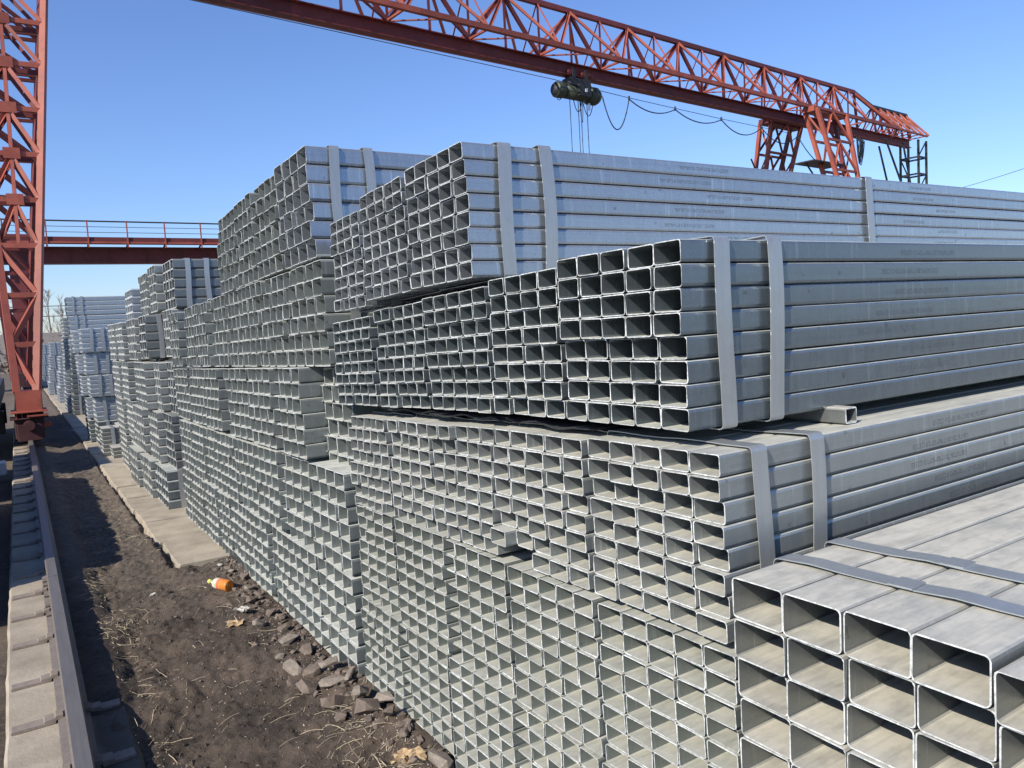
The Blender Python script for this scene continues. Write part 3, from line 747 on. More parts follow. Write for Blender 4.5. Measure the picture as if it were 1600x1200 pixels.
for i in range(60): pebble(rr.uniform(.42, 1.1), rr.uniform(2.5, 6), rr.uniform(.1, .3))
for i in range(26): pebble(1.0 + rr.uniform(0, .15), 8.08 + rr.uniform(-.08, .06), rr.uniform(.2, .7), .03)
for i in range(40): pebble(.80 + rr.uniform(-.05, .03), rr.uniform(6, 12), rr.uniform(.1, .35))
o = link('rubble_crumbs', mesh('rubble_crumbs', smallv, smallf), M['brick_red']); tag(o, 'small brown-grey crumbs of broken brick strewn among the larger chunks', 'rubble', kind='stuff')

def scatter_straw(n, fx, name='straw', ln=(.012, .13), wd=.0007, mat='straw'):
    vs, fs = [], []
    for i in range(n):
        x, y = fx(); L = ln[0] + (ln[1] - ln[0]) * rr.random() ** 2.5; a = rr.uniform(0, 2 * PI); bend = rr.gauss(0, .3); z = dirt_h(x, y) if x > .24 else .001
        if x > .84 and y > 6.1: z = .003
        zz = z + rr.uniform(.001, .010); rise = rr.uniform(-.1, .35); px, pyy = x, y; w = wd * rr.uniform(.6, 1.7)
        b = len(vs)
        for k in range(4):
            ca, sa = math.cos(a), math.sin(a)
            vs += [(px - sa * w, pyy + ca * w, zz), (px + sa * w, pyy - ca * w, zz + w)]
            px += ca * L / 3; pyy += sa * L / 3; a += bend / 3; zz = max((dirt_h(px, pyy) if px > .24 else 0) + .001, zz + rise * L / 3); rise -= .25
        fs += [(b + 2 * k, b + 2 * k + 1, b + 2 * k + 3, b + 2 * k + 2) for k in range(3)]
    o = link(name, mesh(name, vs, fs), M[mat]); return o
def clump(cx, cy, sx, sy): return lambda: (max(.27, min(1.3, rr.gauss(cx, sx))), rr.gauss(cy, sy))
def pick(*cl):
    ws = [c[4] for c in cl]
    def f():
        c = rr.choices(cl, ws)[0]; return clump(*c[:4])()
    return f
st = scatter_straw(1500, pick((.36, 5.9, .05, .45, 4), (.42, 4.9, .07, .25, 4), (.43, 4.1, .06, .2, 2), (.36, 3.3, .05, .3, 2), (1.05, 2.75, .09, .25, 5), (.98, 3.15, .08, .25, 2), (1.1, 4.9, .08, .5, 2), (.78, 7.6, .05, .8, 3), (.6, 8.2, .12, .8, 3), (.75, 4.2, .2, .8, 2), (.6, 10.4, .15, .8, 3), (.45, 2.9, .08, .3, 1), (.80, 6.4, .06, .25, 1)))
tag(st, 'dry yellow grass stalks strewn over the dirt', 'dry grass', kind='stuff')
cr = None
vs, fs = [], []
for i in range(3600):
    y = .3 + rr.random() ** .8 * 12; x = rr.uniform(-.17, 1.2)
    if rr.random() < .35: x = 1.2 - abs(rr.gauss(0, .12)); y = rr.uniform(2.3, 6)
    s = rr.uniform(.0012, .0045) * (1.5 if rr.random() < .1 else 1)
    if x < .285: z = .002; s *= .6
    elif x > .85 and y > 6.1: z = 0
    else: z = dirt_h(x, y)
    if .03 < x < .12 and x < .285: continue
    b = len(vs); a = rr.uniform(0, 6)
    for k in range(4): vs.append((x + s * math.cos(a + k * PI / 2) * rr.uniform(.7, 1.4), y + s * math.sin(a + k * PI / 2) * rr.uniform(.7, 1.4), z - s * .3))
    vs.append((x, y, z + s * rr.uniform(.5, 1.2)))
    fs += [(b, b + 1, b + 4), (b + 1, b + 2, b + 4), (b + 2, b + 3, b + 4), (b + 3, b, b + 4)]
pb = link('gravel', mesh('gravel', vs, fs), M['pebble']); tag(pb, 'pale crumbs and small pebbles scattered over dirt and concrete', 'gravel', kind='stuff')
# clods of dark soil
vs, fs = [], []
for i in range(5200):
    x = rr.uniform(.3, 1.2); y = rr.uniform(1.8, 8.5); s = rr.uniform(.003, .011) * (1.7 if rr.random() < .06 else 1); z = dirt_h(x, y)
    if x > .84 and y > 6.05: continue
    b = len(vs); 
    for (ax, ay, az) in ((1, 0, 0), (0, 1, 0), (-1, 0, 0), (0, -1, 0), (0, 0, 1)): vs.append((x + ax * s * rr.uniform(.6, 1.3), y + ay * s * rr.uniform(.6, 1.3), z + (az * rr.uniform(.4, 1) - .15) * s))
    fs += [(b, b + 1, b + 4), (b + 1, b + 2, b + 4), (b + 2, b + 3, b + 4), (b + 3, b, b + 4)]
cl = link('soil_clods', mesh('soil_clods', vs, fs), M['soil']); tag(cl, 'dark crumbly soil clods over the dirt strip', 'soil', kind='stuff')
# torn scraps
for n_, (x, y, s, m_, lab) in enumerate([(1.0, 4.72, .05, 'paper', 'crumpled pale plastic scrap lying near the orange bottle'), (.93, 4.6, .045, 'leaf', 'dry curled leaf scrap beside the pale plastic scrap'), (.62, 5.55, .022, 'paper', 'small white scrap lying on the dark soil nearer the rail'),
                              (1.12, 2.62, .06, 'leaf', 'dry brown leaf lying in the rubble below the near pile'), (1.09, 5.75, .02, 'paper', 'white pebble-like scrap at the end of the concrete slabs'), (.92, 18.2, .12, 'paper', 'white sheet scrap lying far down the row by the crane wheel')]):
    vs, fs = [], []; k = 7
    for j in range(k):
        for i in range(k):
            vs.append(((i / (k - 1) - .5) * 2 * s + rr.uniform(-.1, .1) * s, (j / (k - 1) - .5) * 1.5 * s + rr.uniform(-.1, .1) * s, rr.uniform(0, .5) * s))
    for j in range(k - 1):
        for i in range(k - 1): a = j * k + i; fs.append((a, a + 1, a + k + 1, a + k))
    o = link('litter_scrap', mesh('litter_scrap', vs, fs), M[m_], None, (x, y, dirt_h(x, y) + .006), (.1, 0, rr.uniform(0, 6)))
    tag(o, lab, 'litter')

# bottle
bt = tag(empty('drink_bottle', (1.0, 5.27, .012), (0, .03, math.radians(-64))), 'crushed clear plastic bottle with orange drink and yellow cap on the dirt', 'bottle')
bp = [(-.105, .001), (-.105, .010), (-.09, .011), (-.082, .016), (-.06, .029), (-.045, .036), (-.02, .0365), (0, .034), (.02, .037)]
b0 = link('body', lathe_mesh('body', bp), M['pet'], bt, (0, 0, .03))
b1 = link('drink_end', lathe_mesh('drink_end', [(.02, .0372), (.03, .038), (.06, .0375), (.078, .038), (.084, .032), (.080, .014), (.079, .0005)]), M['juice'], bt, (0, 0, .03))
b2 = link('label_wrap', lathe_mesh('label_wrap', [(-.012, .0367), (.018, .0378)], 14), M['label_wrap'], bt, (0, 0, .03))
b3 = link('cap', lathe_mesh('cap', [(-.122, .0005), (-.122, .0145), (-.103, .0148), (-.102, .011)]), M['cap'], bt, (0, 0, .03))

# ------------------------------------------------------------------ the overhead truss gantry crane
crane = tag(empty('gantry_crane', (4.582, 19.146, 0)), 'large red lattice gantry crane whose truss girder crosses the sky above the tube piles', 'gantry crane')
A0 = Vector((4.582, 19.146, 9.5)); DV = Vector((.9946, .1036, 0)).normalized(); NV = Vector((-DV.y, DV.x, 0))
def bp_(t, dz, off=0.0): return A0 + DV * t + Vector((0, 0, dz)) + NV * off
TE = 35.2
R_, RD = M['red'], M['red_dark']
nt = [-5.0, 1.9, 8.5, 15.4, 22.3, 29.2, TE]
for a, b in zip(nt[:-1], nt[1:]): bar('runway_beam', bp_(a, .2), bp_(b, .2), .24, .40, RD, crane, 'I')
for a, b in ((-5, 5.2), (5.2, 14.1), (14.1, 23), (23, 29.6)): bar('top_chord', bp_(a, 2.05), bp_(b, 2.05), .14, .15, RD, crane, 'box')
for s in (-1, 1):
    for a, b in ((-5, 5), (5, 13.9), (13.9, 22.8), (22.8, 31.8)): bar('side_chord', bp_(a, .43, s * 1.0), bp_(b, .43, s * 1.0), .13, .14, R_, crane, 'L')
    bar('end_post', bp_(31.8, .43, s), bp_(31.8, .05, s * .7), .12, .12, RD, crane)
bot = [10.03 + 2.71 * k for k in range(-5, 8)]
bot = [t for t in bot if -5 < t < 31]
for t in bot:
    tm = [x for x in (t - 1.355, t + 1.355) if -5 < x < 29.7]
    for x in tm:
        bar('brace', bp_(x, 2.0), bp_(t, .42), .10, .10, RD, crane, 'L')
        for s in (-1, 1): bar('brace', bp_(x, 2.0, s * .04), bp_(t, .45, s * 1.0), .075, .075, R_, crane, 'L')
    if t < 29.7:
        bar('post', bp_(t, 2.0), bp_(t, .42), .08, .08, RD, crane, 'L')
        for s in (-1, 1): bar('brace', bp_(t, 2.0, s * .04), bp_(t, .45, s * 1.0), .05, .05, R_, crane, 'L')
    for s in (-1, 1):
        bar('cross_tie', bp_(t, .44), bp_(t, .44, s * .98), .06, .06, R_, crane, 'L')
        for x in tm:
            bar('cross_tie', bp_(x, .44, s * .98), bp_(t, .44), .05, .05, R_, crane, 'L')
for k in range(-5, 8):
    t = 10.03 + 1.355 + 2.71 * k
    if -5 < t < 29.7: bar('post', bp_(t, 2.0), bp_(t, .42), .085, .085, RD, crane, 'L')
# tapering cantilever end
cz = [(29.6, 2.05), (31.3, 1.62), (34.9, 1.62), (35.3, .5)]
for (a, za), (b, zb) in zip(cz[:-1], cz[1:]): bar('top_chord', bp_(a, za), bp_(b, zb), .12, .12, M['black_steel'] if a < 35 else R_, crane)
bar('brace', bp_(29.6, 2.0), bp_(31.7, .5, -.9), .12, .12, R_, crane, 'L'); bar('brace', bp_(29.6, 2.0), bp_(31.7, .5, .9), .12, .12, R_, crane, 'L')
for s in (-1, 1):
    bar('side_chord', bp_(31.8, .42, s * .95), bp_(35.3, .42, s * .85), .07, .08, R_, crane, 'L')
ts = [31.3, 32.0, 32.7, 33.4, 34.1, 34.8]
for i, t in enumerate(ts):
    for s in (-1, 1):
        bar('brace', bp_(t, 1.6), bp_(t + .6, .45, s * .9), .08, .08, R_, crane, 'L'); bar('brace', bp_(t, 1.6), bp_(t - .1, .45, s * .9), .055, .055, R_, crane, 'L')
    bar('brace', bp_(t, 1.6), bp_(t + .4, .42), .08, .08, RD, crane, 'L')
    bar('cross_tie', bp_(t + .3, .42, -.9), bp_(t + .3, .42, .9), .06, .06, R_, crane, 'L')
# legs: tapered lattice boxes leaning outwards
def lattice_leg(topc, botc, wt, wb, dt, db, axis_t, axis_n, panels, cs, bs, parent, m1, m2):
    """topc/botc centre points; widths along axis_t, depths along axis_n"""
    def corner(f, a, b):
        c = topc.lerp(botc, f); w = wt + (wb - wt) * f; d_ = dt + (db - dt) * f
        return c + axis_t * (a * w / 2) + axis_n * (b * d_ / 2)
    for a in (-1, 1):
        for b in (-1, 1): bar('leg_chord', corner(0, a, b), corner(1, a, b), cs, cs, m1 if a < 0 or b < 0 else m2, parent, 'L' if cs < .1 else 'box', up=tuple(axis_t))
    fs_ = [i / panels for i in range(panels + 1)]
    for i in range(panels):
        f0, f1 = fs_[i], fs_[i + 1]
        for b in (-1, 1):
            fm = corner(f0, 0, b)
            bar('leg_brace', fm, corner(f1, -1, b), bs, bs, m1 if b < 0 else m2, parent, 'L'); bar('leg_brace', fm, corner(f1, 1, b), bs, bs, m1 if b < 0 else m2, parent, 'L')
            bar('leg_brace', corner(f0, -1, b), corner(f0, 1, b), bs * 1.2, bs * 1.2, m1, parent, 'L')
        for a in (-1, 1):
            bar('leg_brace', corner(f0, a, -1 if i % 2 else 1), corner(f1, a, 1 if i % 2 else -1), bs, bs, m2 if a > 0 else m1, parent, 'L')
for s in (-1, 1):
    tc_ = bp_(25.15, .30, s * 1.05); bc = bp_(25.1, -8.7, s * 3.1)
    lattice_leg(tc_, bc, 2.35, .5, .55, .5, DV, NV, 7, .15, .075, crane, R_, RD)  # far-side members take the shade-darkened paint
    bar('leg_head', bp_(23.8, .28, s * 1.05), bp_(26.5, .28, s * 1.05), .5, .22, R_ if s < 0 else RD, crane)
    boxb = bar('end_carriage', bp_(24.6, -9.1, s * 3.6), bp_(25.6, -9.1, s * 3.6), .8, .6, M['maroon'], crane)
bar('end_carriage', bp_(25.1, -9.0, -3.2), bp_(25.1, -9.0, 3.2), .4, .4, M['maroon'], crane)
# service platforms on the right hand legs
for (t, dz, off) in ((24.1, -1.95, -1.2), (24.0, -2.25, 1.5)):
    bar('platform', bp_(t - 1.0, dz, off), bp_(t + 1.4, dz, off), .9, .05, M['black_steel'], crane)
    bar('platform_strut', bp_(t - .9, dz, off), bp_(t + .4, dz - 1.0, off), .05, .05, M['black_steel'], crane)
bar('platform_strut', bp_(23.3, -1.3, 1.4), bp_(25.2, -3.2, 1.7), .05, .05, M['black_steel'], crane)
# left leg standing on the near rail
AX = Vector((1, 0, 0)); AY = Vector((0, 1, 0))
def LP(x, z, back=0.0):
    y = 15.3 + (z - .6) * (17.66 - 15.3) / 9.5 + back
    return Vector((x, y, z))
def lx(z): return -.05 - .02 * (z - .7) if z < 3.4 else -.104 - .062 * (z - 3.4)
def rx(z): return .235 + .1085 * (z - .9)
zs = [.98, 1.75, 2.6, 3.47, 4.29, 5.13, 5.98, 6.84, 7.68, 8.5, 9.6]
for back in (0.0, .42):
    mm1 = R_ if back == 0 else RD  # rear frame's shade is put into a darker paint
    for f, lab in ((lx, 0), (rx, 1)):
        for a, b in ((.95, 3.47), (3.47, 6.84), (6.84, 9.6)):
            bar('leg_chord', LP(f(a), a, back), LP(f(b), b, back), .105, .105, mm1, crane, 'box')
    for i, z in enumerate(zs):
        if z > .99: bar('leg_brace', LP(lx(z), z, back), LP(rx(z), z, back), .075, .085, mm1, crane, 'box')
        if z >= 3.4 and z < 9.5:
            zn = zs[i + 1]; mx = (lx(zn) + rx(zn)) / 2; 
            bar('leg_brace', LP(mx, zn, back), LP(rx(z), z, back), .07, .07, mm1, crane, 'L'); bar('leg_brace', LP(mx, zn, back), LP(lx(z), z, back), .07, .07, mm1, crane, 'L')
            m0 = (lx(z) + rx(z)) / 2
            bar('leg_brace', LP(m0, z, back), LP(mx, zn, back), .055, .06, mm1, crane, 'box')
            if back == 0: bar('gusset', LP(mx - .13, zn, -.065), LP(mx + .13, zn, -.065), .012, .19, R_, crane, 'box')
        elif z < 3.4:
            zn = zs[i + 1]
            if i % 2 == 0: bar('leg_brace', LP(lx(zn), zn, back), LP(rx(z), z, back), .07, .08, mm1, crane)
            else: bar('leg_brace', LP(lx(z), z, back), LP(rx(zn), zn, back), .07, .08, mm1, crane)
for z0, z1 in zip(zs[:-1], zs[1:]):
    for f in (lx, rx):
        bar('leg_brace', LP(f(z0), z0, .05), LP(f(z1), z1, .38), .06, .06, RD, crane, 'L'); bar('leg_brace', LP(f(z1), z1, .05), LP(f(z1), z1, .38), .06, .06, RD, crane, 'L')
bar('foot_plate', LP(-.08, .80, -.07), LP(.29, .80, -.07), .02, .34, R_, crane)
bar('foot_box', LP(-.09, .80, .2), LP(.30, .80, .2), .46, .34, RD, crane)
# far leg of the pair on the near rail, boxier, with plated panels, seen through the first
def LQ(x, z, back=0.0): return Vector((x, 22.3 - (z - .6) * (22.3 - 19.6) / 9.5 + back, z))
for back in (0, .4):
    for f in (lx, rx):
        bar('leg_chord', LQ(f(.9) - .05, .9, back), LQ(f(9.6), 9.6, back), .12, .12, RD, crane)
for a, b in zip(zs[:-1], zs[1:]):
    for back in (0, .4):
        bar('leg_brace', LQ(lx(b), b, back), LQ(rx(a), a, back), .07, .07, RD, crane); bar('leg_brace', LQ(lx(b), b, back), LQ(rx(b), b, back), .07, .07, RD, crane)
boxo('end_carriage', (-.12, .30, 15.34, 22.6, .22, .60), M['maroon'], None).parent = None
ec = bpy.data.objects['end_carriage.002'] if 'end_carriage.002' in bpy.data.objects else None
for o in list(bpy.data.objects):
    if o.name.startswith('end_carriage') and o.parent is None:
        o.parent = crane; o.matrix_parent_inverse = crane.matrix_basis.inverted()
def cbox(name, b, mat, bevel=0.0):
    o = boxo(name, b, mat, None, None, bevel); o.parent = crane; o.matrix_parent_inverse = crane.matrix_basis.inverted(); return o
def cmesh(name, me, mat, loc=(0, 0, 0), rot=(0, 0, 0)):
    if not me.materials: me.materials.append(mat)
    o = bpy.data.objects.new(name, me); C.objects.link(o); o.location = loc; o.rotation_euler = rot
    o.parent = crane; o.matrix_parent_inverse = crane.matrix_basis.inverted(); return o
cbox('base_plate', (-.17, .36, 15.18, 15.9, .605, .63), R_, .004)
cbox('bolster_plate', (-.19, .37, 15.16, 15.8, .50, .52), M['maroon'], .004)
for x in (-.10, -.02, .06): cbox('stiffener', (x, x + .015, 15.22, 15.5, .52, .605), R_)
cbox('edge_plate', (.06, .36, 15.12, 15.3, .535, .56), R_, .003)
cbox('bogie_housing', (-.13, .30, 15.25, 16.15, .17, .50), M['maroon'], .012)
cbox('bogie_skirt', (-.10, .27, 15.20, 15.26, .13, .42), M['maroon'], .01)
cmesh('motor', tube_mesh('motor', [(0, 0, 0), (0, .14, 0)], .085, 24, smooth=False), M['maroon'], (.075, 15.10, .395))
cmesh('wheel', tube_mesh('wheel', [(-.05, 0, 0), (.05, 0, 0)], .17, 28, smooth=False), M['maroon'], (.073, 15.75, .31))
cmesh('wheel', tube_mesh('wheel', [(-.05, 0, 0), (.05, 0, 0)], .17, 28, smooth=False), M['maroon'], (.073, 21.9, .31))
cbox('rail_sweep', (.28, .40, 15.22, 15.32, .34, .42), R_, .004)

# electric hoist hanging from the runway beam
hs = tag(empty('electric_hoist', tuple(bp_(11.6, -.5))), 'dark green electric rope hoist hanging under the red truss girder', 'hoist')
hs.rotation_euler = (0, 0, math.atan2(DV.y, DV.x))
def hm(name, me, mat, loc=(0, 0, 0), rot=(0, 0, 0)): return link(name, me, mat, hs, loc, rot)
hm('rope_drum', tube_mesh('rope_drum', [(-.55, 0, 0), (.45, 0, 0)], .23, 24), M['hoist_green'])
hm('gearbox', tube_mesh('gearbox', [(.45, 0, 0), (.5, 0, 0), (.8, 0, 0), (.92, 0, 0)], [.25, .29, .29, .22], 24), M['hoist_green'])
hm('motor', tube_mesh('motor', [(-.98, 0, 0), (-.92, 0, 0), (-.68, 0, 0), (-.55, 0, 0)], [.2, .25, .25, .17], 24), M['hoist_green'])
hm('fan_grille', tube_mesh('fan_grille', [(-1.0, 0, 0), (-.975, 0, 0)], .19, 20), M['black_steel'])
vs, fs = [], []; box(vs, fs, -.45, .45, -.2, .2, .2, .42); hm('hanger', mesh('hanger', vs, fs), M['black_steel'])
for x in (-.28, .28):
    for s in (-1, 1):
        vs, fs = [], []; box(vs, fs, x - .06, x + .06, s * .17 - .012, s * .17 + .012, .24, .72); hm('side_plate', mesh('side_plate', vs, fs), M['black_steel'])
wm = tube_mesh('trolley_wheel', [(0, -.035, 0), (0, .035, 0)], .075, 18, smooth=False)
for x in (-.4, -.2, .2, .4, .58):
    for s in (-1, 1): hm('trolley_wheel', wm, M['red_dark'], (x, s * .11, .60))
vs, fs = [], []; box(vs, fs, -.22, .3, -.36, -.24, -.16, .2); hm('control_box', mesh('control_box', vs, fs), M['black_steel'])
vs, fs = [], []; box(vs, fs, .02, .12, -.375, -.362, -.04, .07); hm('rating_plate', mesh('rating_plate', vs, fs), M['white'])
for x in (-.35, .02, .14, .42): hm('rope', tube_mesh('rope', [(x, 0, -.15), (x + .02, 0, -4.6)], .013, 6), M['cable'])
hm('rope_block', tube_mesh('rope_block', [(.08, 0, -4.3), (.08, 0, -5.0)], .12, 12), M['black_steel'])
for (a, b, s_) in ((-.3, .12, .42), (.12, .62, .5), (.0, .14, .75)): hm('control_cable', tube_mesh('control_cable', sag((a, -.1, -.2), (b, -.1, -.2), s_, 14), .014, 6), M['cable'])
vs, fs = [], []; box(vs, fs, .38, .44, -.13, -.09, -.52, -.3); hm('limit_switch', mesh('limit_switch', vs, fs), M['white'])
hm('pendant_loop', tube_mesh('pendant_loop', sag((-.95, 0, -.2), (-.7, 0, -.2), .12, 8), .012, 6), M['cable'])
# messenger wire and festoon cable
def dzw(t): return -.21 - .012 * t if t < 12 else -.35 - .009 * t
w_ = link('messenger_wire', tube_mesh('messenger_wire', [bp_(-4.6, -.18, -.3), bp_(4, -.26, -.3), bp_(10.3, -.33, -.3), bp_(13.75, -.43, -.3), bp_(18.9, -.52, -.3), bp_(23.6, -.55, -.3)], .011, 5), M['cable'])
tag(w_, 'thin messenger wire stretched below the red truss girder', 'wire')
fc = tag(empty('festoon_cable', tuple(bp_(13.75, -.45, -.3))), 'dark festoon cable looping from the hoist along the messenger wire', 'cable')
hang = [(12.45, -.55, 0), (13.75, -.47, 1.05), (16.17, -.51, .28), (18.89, -.55, .28), (21.55, -.55, .42), (24.2, -.6, .45), (29.0, -.3, 1.2)]
for (a, za, _), (b, zb, s_) in zip(hang[:-1], hang[1:]):
    me = tube_mesh('cable_loop', sag(bp_(a, za, -.3), bp_(b, zb, -.3), s_, 16), .020, 6); o = link('cable_loop', me, M['cable']); o.parent = fc; o.matrix_parent_inverse = fc.matrix_basis.inverted()
for (a, za, _) in hang[1:5]:
    o = link('cable_hanger', tube_mesh('cable_hanger', [bp_(a, za - .04, -.3), bp_(a, za + .1, -.3)], .035, 8), M['cable']); o.parent = fc; o.matrix_parent_inverse = fc.matrix_basis.inverted()
cb = tag(empty('cable_coil', tuple(bp_(29.8, -.1))), 'hank of black cable loops hanging below the far end of the truss girder', 'cable')
for k in range(9):
    a = 29.2 + k * .11; me = tube_mesh('cable_loop', sag(bp_(a, -.12, -.3 + .05 * k), bp_(a + .25 + .05 * (k % 3), -.12, -.3 + .03 * k), .95 + .07 * (k % 4), 12), .018, 5)
    o = link('cable_loop', me, M['cable']); o.parent = cb; o.matrix_parent_inverse = cb.matrix_basis.inverted()
# black lattice tower under the cantilever end
tw = tag(empty('lattice_tower', tuple(bp_(35.6, -9.5))), 'black steel lattice ladder tower below the far end of the truss girder', 'tower')
BK = M['black_steel']
cs_ = [(35.2, -.45), (36.1, -.45), (36.1, .45), (35.2, .45)]
for (t, o_) in cs_: bar('tower_post', bp_(t, -9.4, o_), bp_(t, .35, o_), .09, .09, BK, tw)
z = -9.0; k = 0
while z < 0:
    for i in range(4):
        (t0, o0), (t1, o1) = cs_[i], cs_[(i + 1) % 4]
        bar('tower_rung', bp_(t0, z, o0), bp_(t1, z, o1), .08, .08, BK, tw)
    (t0, o0), (t1, o1) = cs_[k % 2 * 2], cs_[k % 2 * 2 + 1]
    bar('tower_brace', bp_(t0, z, o0), bp_(t1, z + .85, o1), .05, .05, BK, tw)
    z += .85; k += 1
for t0, o_ in ((31.6, -.5), (33.0, .5), (33.4, -.5)): bar('tower_stay', bp_(t0, .0, o_), bp_(35.15, -4.5, o_), .07, .07, BK, tw)

# ------------------------------------------------------------------ second crane further back (box girder with walkway)
c2 = tag(empty('gantry_crane', (0, 41, 0)), 'distant dark red box girder gantry crane with a railed walkway across the row', 'gantry crane')
Y2 = 41.0; zb2 = 5.52
def sk(x): return Y2 + .02 * x
bar('box_girder', (-14, Y2 + .4, zb2 + .38), (22, Y2 + .4, zb2 + .38), .7, .76, RD, c2)
bar('walkway', (-14, Y2 - .45, zb2 + .98), (22, Y2 - .45, zb2 + .98), 1.0, .22, RD, c2)
bar('walkway_edge', (-14, Y2 - .97, zb2 + .84), (22, Y2 - .97, zb2 + .84), .05, .08, R_, c2)
bar('handrail', (-14, Y2 - .95, zb2 + 1.80), (22, Y2 - .95, zb2 + 1.80), .06, .06, BK, c2)
for z in (1.30, 1.55): bar('rail_wire', (-14, Y2 - .95, zb2 + z), (22, Y2 - .95, zb2 + z), .022, .022, BK, c2)
x = -13.0
while x < 21:
    bar('rail_post', (x, Y2 - 1.0, zb2 + .62), (x, Y2 - 1.0, zb2 + 1.84), .055, .055, R_, c2)
    bar('bracket', (x, Y2 - .95, zb2 + .86), (x, Y2 + .03, zb2 + .6), .06, .07, RD, c2); bar('girder_rib', (x + .9, Y2 + .03, zb2 + .05), (x + .9, Y2 + .03, zb2 + .72), .02, .03, RD, c2)
    x += 1.62
for x in (.45,):
    bar('leg', (x - .1, Y2 - .2, .6), (x, Y2 + .2, zb2), .75, .8, RD, c2); bar('leg_panel', (x - .55, Y2 - .65, 1.2), (x - .55, Y2 - .62, 3.0), .5, .03, R_, c2)
bar('leg', (20, Y2, .3), (20, Y2 + .2, zb2), .9, .8, RD, c2)
bar('end_carriage', (.1, Y2 - 3, .4), (.1, Y2 + 3, .4), .5, .6, M['maroon'], c2)

# ------------------------------------------------------------------ left edge: dark flat wagon beside the rail, lamp post, scrub and bare trees
wg = tag(empty('flat_wagon', (-1.6, 17, 0)), 'dark flat wagon frame parked left of the crane leg', 'wagon')
for nm, b, m_ in [('side_beam', (-.42, -.30, 15.6, 22, .72, 1.02), 'black_steel'), ('side_beam', (-2.7, -2.58, 15.6, 22, .72, 1.02), 'black_steel'), ('deck', (-2.58, -.42, 15.6, 22, .92, .99), 'black_steel'), ('end_beam', (-2.7, -.30, 15.42, 15.6, .70, 1.04), 'black_steel'),
                  ('axle_box', (-.55, -.28, 16.2, 16.6, .2, .6), 'black_steel'), ('axle_box', (-.55, -.28, 18.6, 19.0, .2, .6), 'black_steel'), ('tool_box', (-.62, -.34, 16.5, 17.0, 1.02, 1.4), 'black_steel'), ('post', (-.40, -.32, 17.4, 17.5, 1.02, 1.75), 'black_steel')]:
    o = boxo(nm, b, M[m_], None, None, .01); o.parent = wg; o.matrix_parent_inverse = wg.matrix_basis.inverted()
for y in (16.4, 18.8):
    for x in (-.5, -2.5):
        o = link('wheel', tube_mesh('wheel', [(x - .06, y, .28), (x + .06, y, .28)], .38, 24, smooth=False), M['black_steel']); o.parent = wg; o.matrix_parent_inverse = wg.matrix_basis.inverted()
tag(boxo('white_block', (-.40, -.27, 13.2, 13.5, -.12, .06), M['white'], None, None, .01), 'small whitewashed block lying on the ground left of the rail', 'block')
lp_ = tag(empty('lamp_post', (-.75, 40, 0)), 'thin white post standing far off left of the crane leg', 'post')
link('post', tube_mesh('post', [(0, 0, 0), (0, 0, 3.0)], [.10, .07], 10), M['white'], lp_)
link('arm', tube_mesh('arm', [(0, 0, 2.98), (.5, 0, 3.1)], .04, 8), M['white'], lp_)
fw = boxo('boundary_wall', (-60, 60, 78, 78.4, -.3, 3.05), M['wall_far'], None, None, 0); tag(fw, 'long pale boundary wall across the far end of the yard', 'wall')
hd = []
vs, fs = [], []
for i in range(2600):
    x = rr.uniform(-30, 30); y = 76 + rr.uniform(-1, 1); z = abs(rr.gauss(0, 1.0)) * (1.2 + .6 * noise.noise(Vector((x * .3, 0, 0)))); s = rr.uniform(.15, .4)
    b = len(vs); 
    for k in range(3): vs.append((x + rr.uniform(-s, s), y + rr.uniform(-s, s), z + rr.uniform(-s, s)))
    fs.append((b, b + 1, b + 2))
o = link('scrub', mesh('scrub', vs, fs), M['hedge']); tag(o, 'brown leafless scrub along the foot of the far wall', 'scrub', kind='stuff')
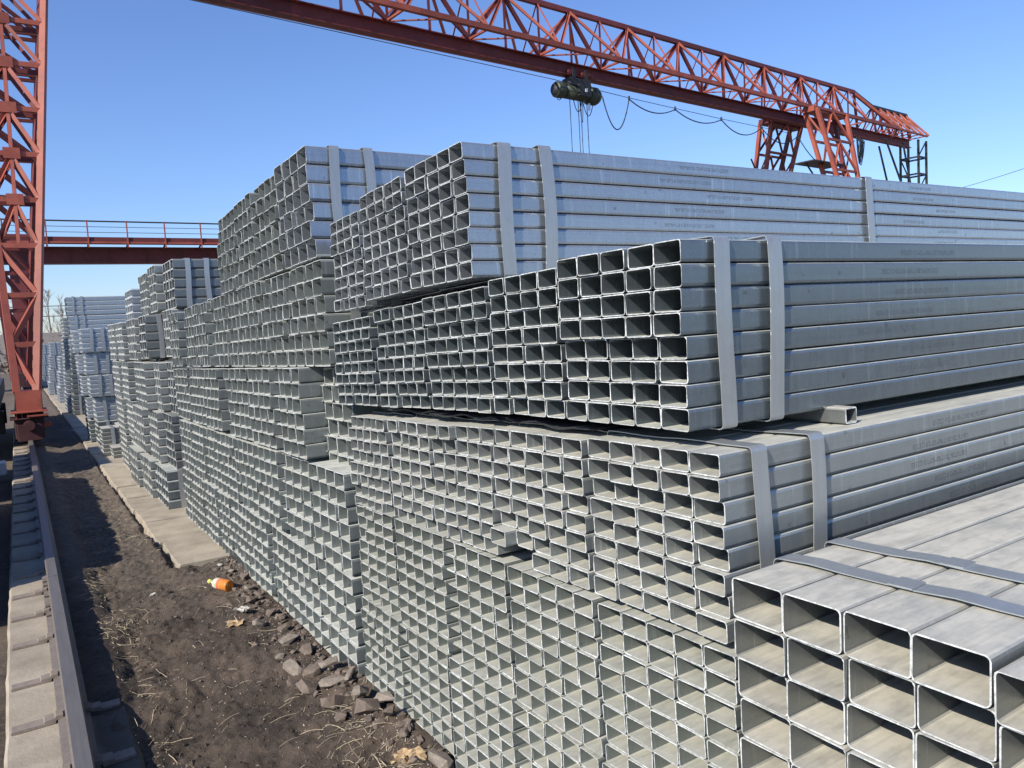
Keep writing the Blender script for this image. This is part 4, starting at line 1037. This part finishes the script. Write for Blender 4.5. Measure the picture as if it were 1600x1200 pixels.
def bare_tree(x, y, h, seed, lab):
    rnd = random.Random(seed); root = tag(empty('bare_tree', (x, y, 0)), lab, 'tree', 'bare winter trees behind the far wall')
    link('trunk', tube_mesh('trunk', [(0, 0, -.2), (0, 0, h * .4), (rnd.uniform(-.2, .2), 0, h * .75), (rnd.uniform(-.2, .2), 0, h)], [h * .014, h * .011, h * .006, h * .002], 6), M['bark'], root)
    vs, fs = [], []
    def tw_(p, d, L, r, lvl):
        q_ = p + d * L; me = []
        a = d.cross(Vector((0, 1, 0))).normalized() * r; b_ = d.cross(a).normalized() * r; n0 = len(vs)
        for c, s in ((p, 1), (q_, .45)):
            for k in range(3):
                th = 2 * PI * k / 3; vs.append(tuple(c + (a * math.cos(th) + b_ * math.sin(th)) * s))
        for k in range(3): fs.append((n0 + k, n0 + (k + 1) % 3, n0 + 3 + (k + 1) % 3, n0 + 3 + k))
        if lvl:
            for _ in range(4):
                f = rnd.uniform(.3, 1.0); nd = (d + Vector((rnd.uniform(-.6, .6), rnd.uniform(-.6, .6), rnd.uniform(-.05, .5)))).normalized(); tw_(p + d * L * f, nd, L * rnd.uniform(.45, .7), r * .55, lvl - 1)
    for i in range(16):
        z = h * rnd.uniform(.2, .92); a = rnd.uniform(0, 6.28)
        tw_(Vector((0, 0, z)), Vector((math.cos(a) * .45, math.sin(a) * .45, 1)).normalized(), h * .26 * (1.15 - z / h), h * .0042, 2)
    link('crown', mesh('crown', vs, fs), M['bark'], root)
labs = ['slim', 'taller', 'leaning', 'dense', 'low', 'twiggy', 'broad', 'short']
for i, x in enumerate([-5.6, -4.0, -2.6, -.8, .4, 1.7, 2.9, 4.0]):
    bare_tree(x, 84 + (i % 3) * 2, [7.5, 7, 6.4, 8, 7.6, 6.5, 7.2, 6.8][i], 30 + i, '%s bare tree rising over the far wall, %s from the left of the group' % (labs[i], ['first', 'second', 'third', 'fourth', 'fifth', 'sixth', 'seventh', 'last'][i]))
def wire(name, pts, r, lab): tag(link(name, tube_mesh(name, pts, r, 5), M['steel_dark']), lab, 'power line')
wire('power_line', sag((-60, 62, 4.9), (60, 63, 4.9), .3, 12), .03, 'upper overhead wire crossing in front of the bare trees')
wire('power_line', sag((-60, 62, 4.2), (60, 63, 4.2), .3, 12), .03, 'lower overhead wire crossing in front of the bare trees')

def ray_pt(d, L): d = Vector(d).normalized(); return Vector((0, 0, H)) + d * L
wire('power_line', sag(ray_pt((.862, .50, .112), 125), ray_pt((.925, .36, .143), 100), .3, 8), .035, 'upper overhead wire slanting up beyond the top bundle at the right edge')
wire('power_line', sag(ray_pt((.885, .455, .104), 125), ray_pt((.93, .35, .1125), 110), .3, 8), .03, 'middle overhead wire low over the top bundle at the right edge')
wire('power_line', sag(ray_pt((.89, .44, .1015), 125), ray_pt((.932, .345, .107), 110), .3, 8), .03, 'lowest overhead wire skimming the top bundle at the right edge')
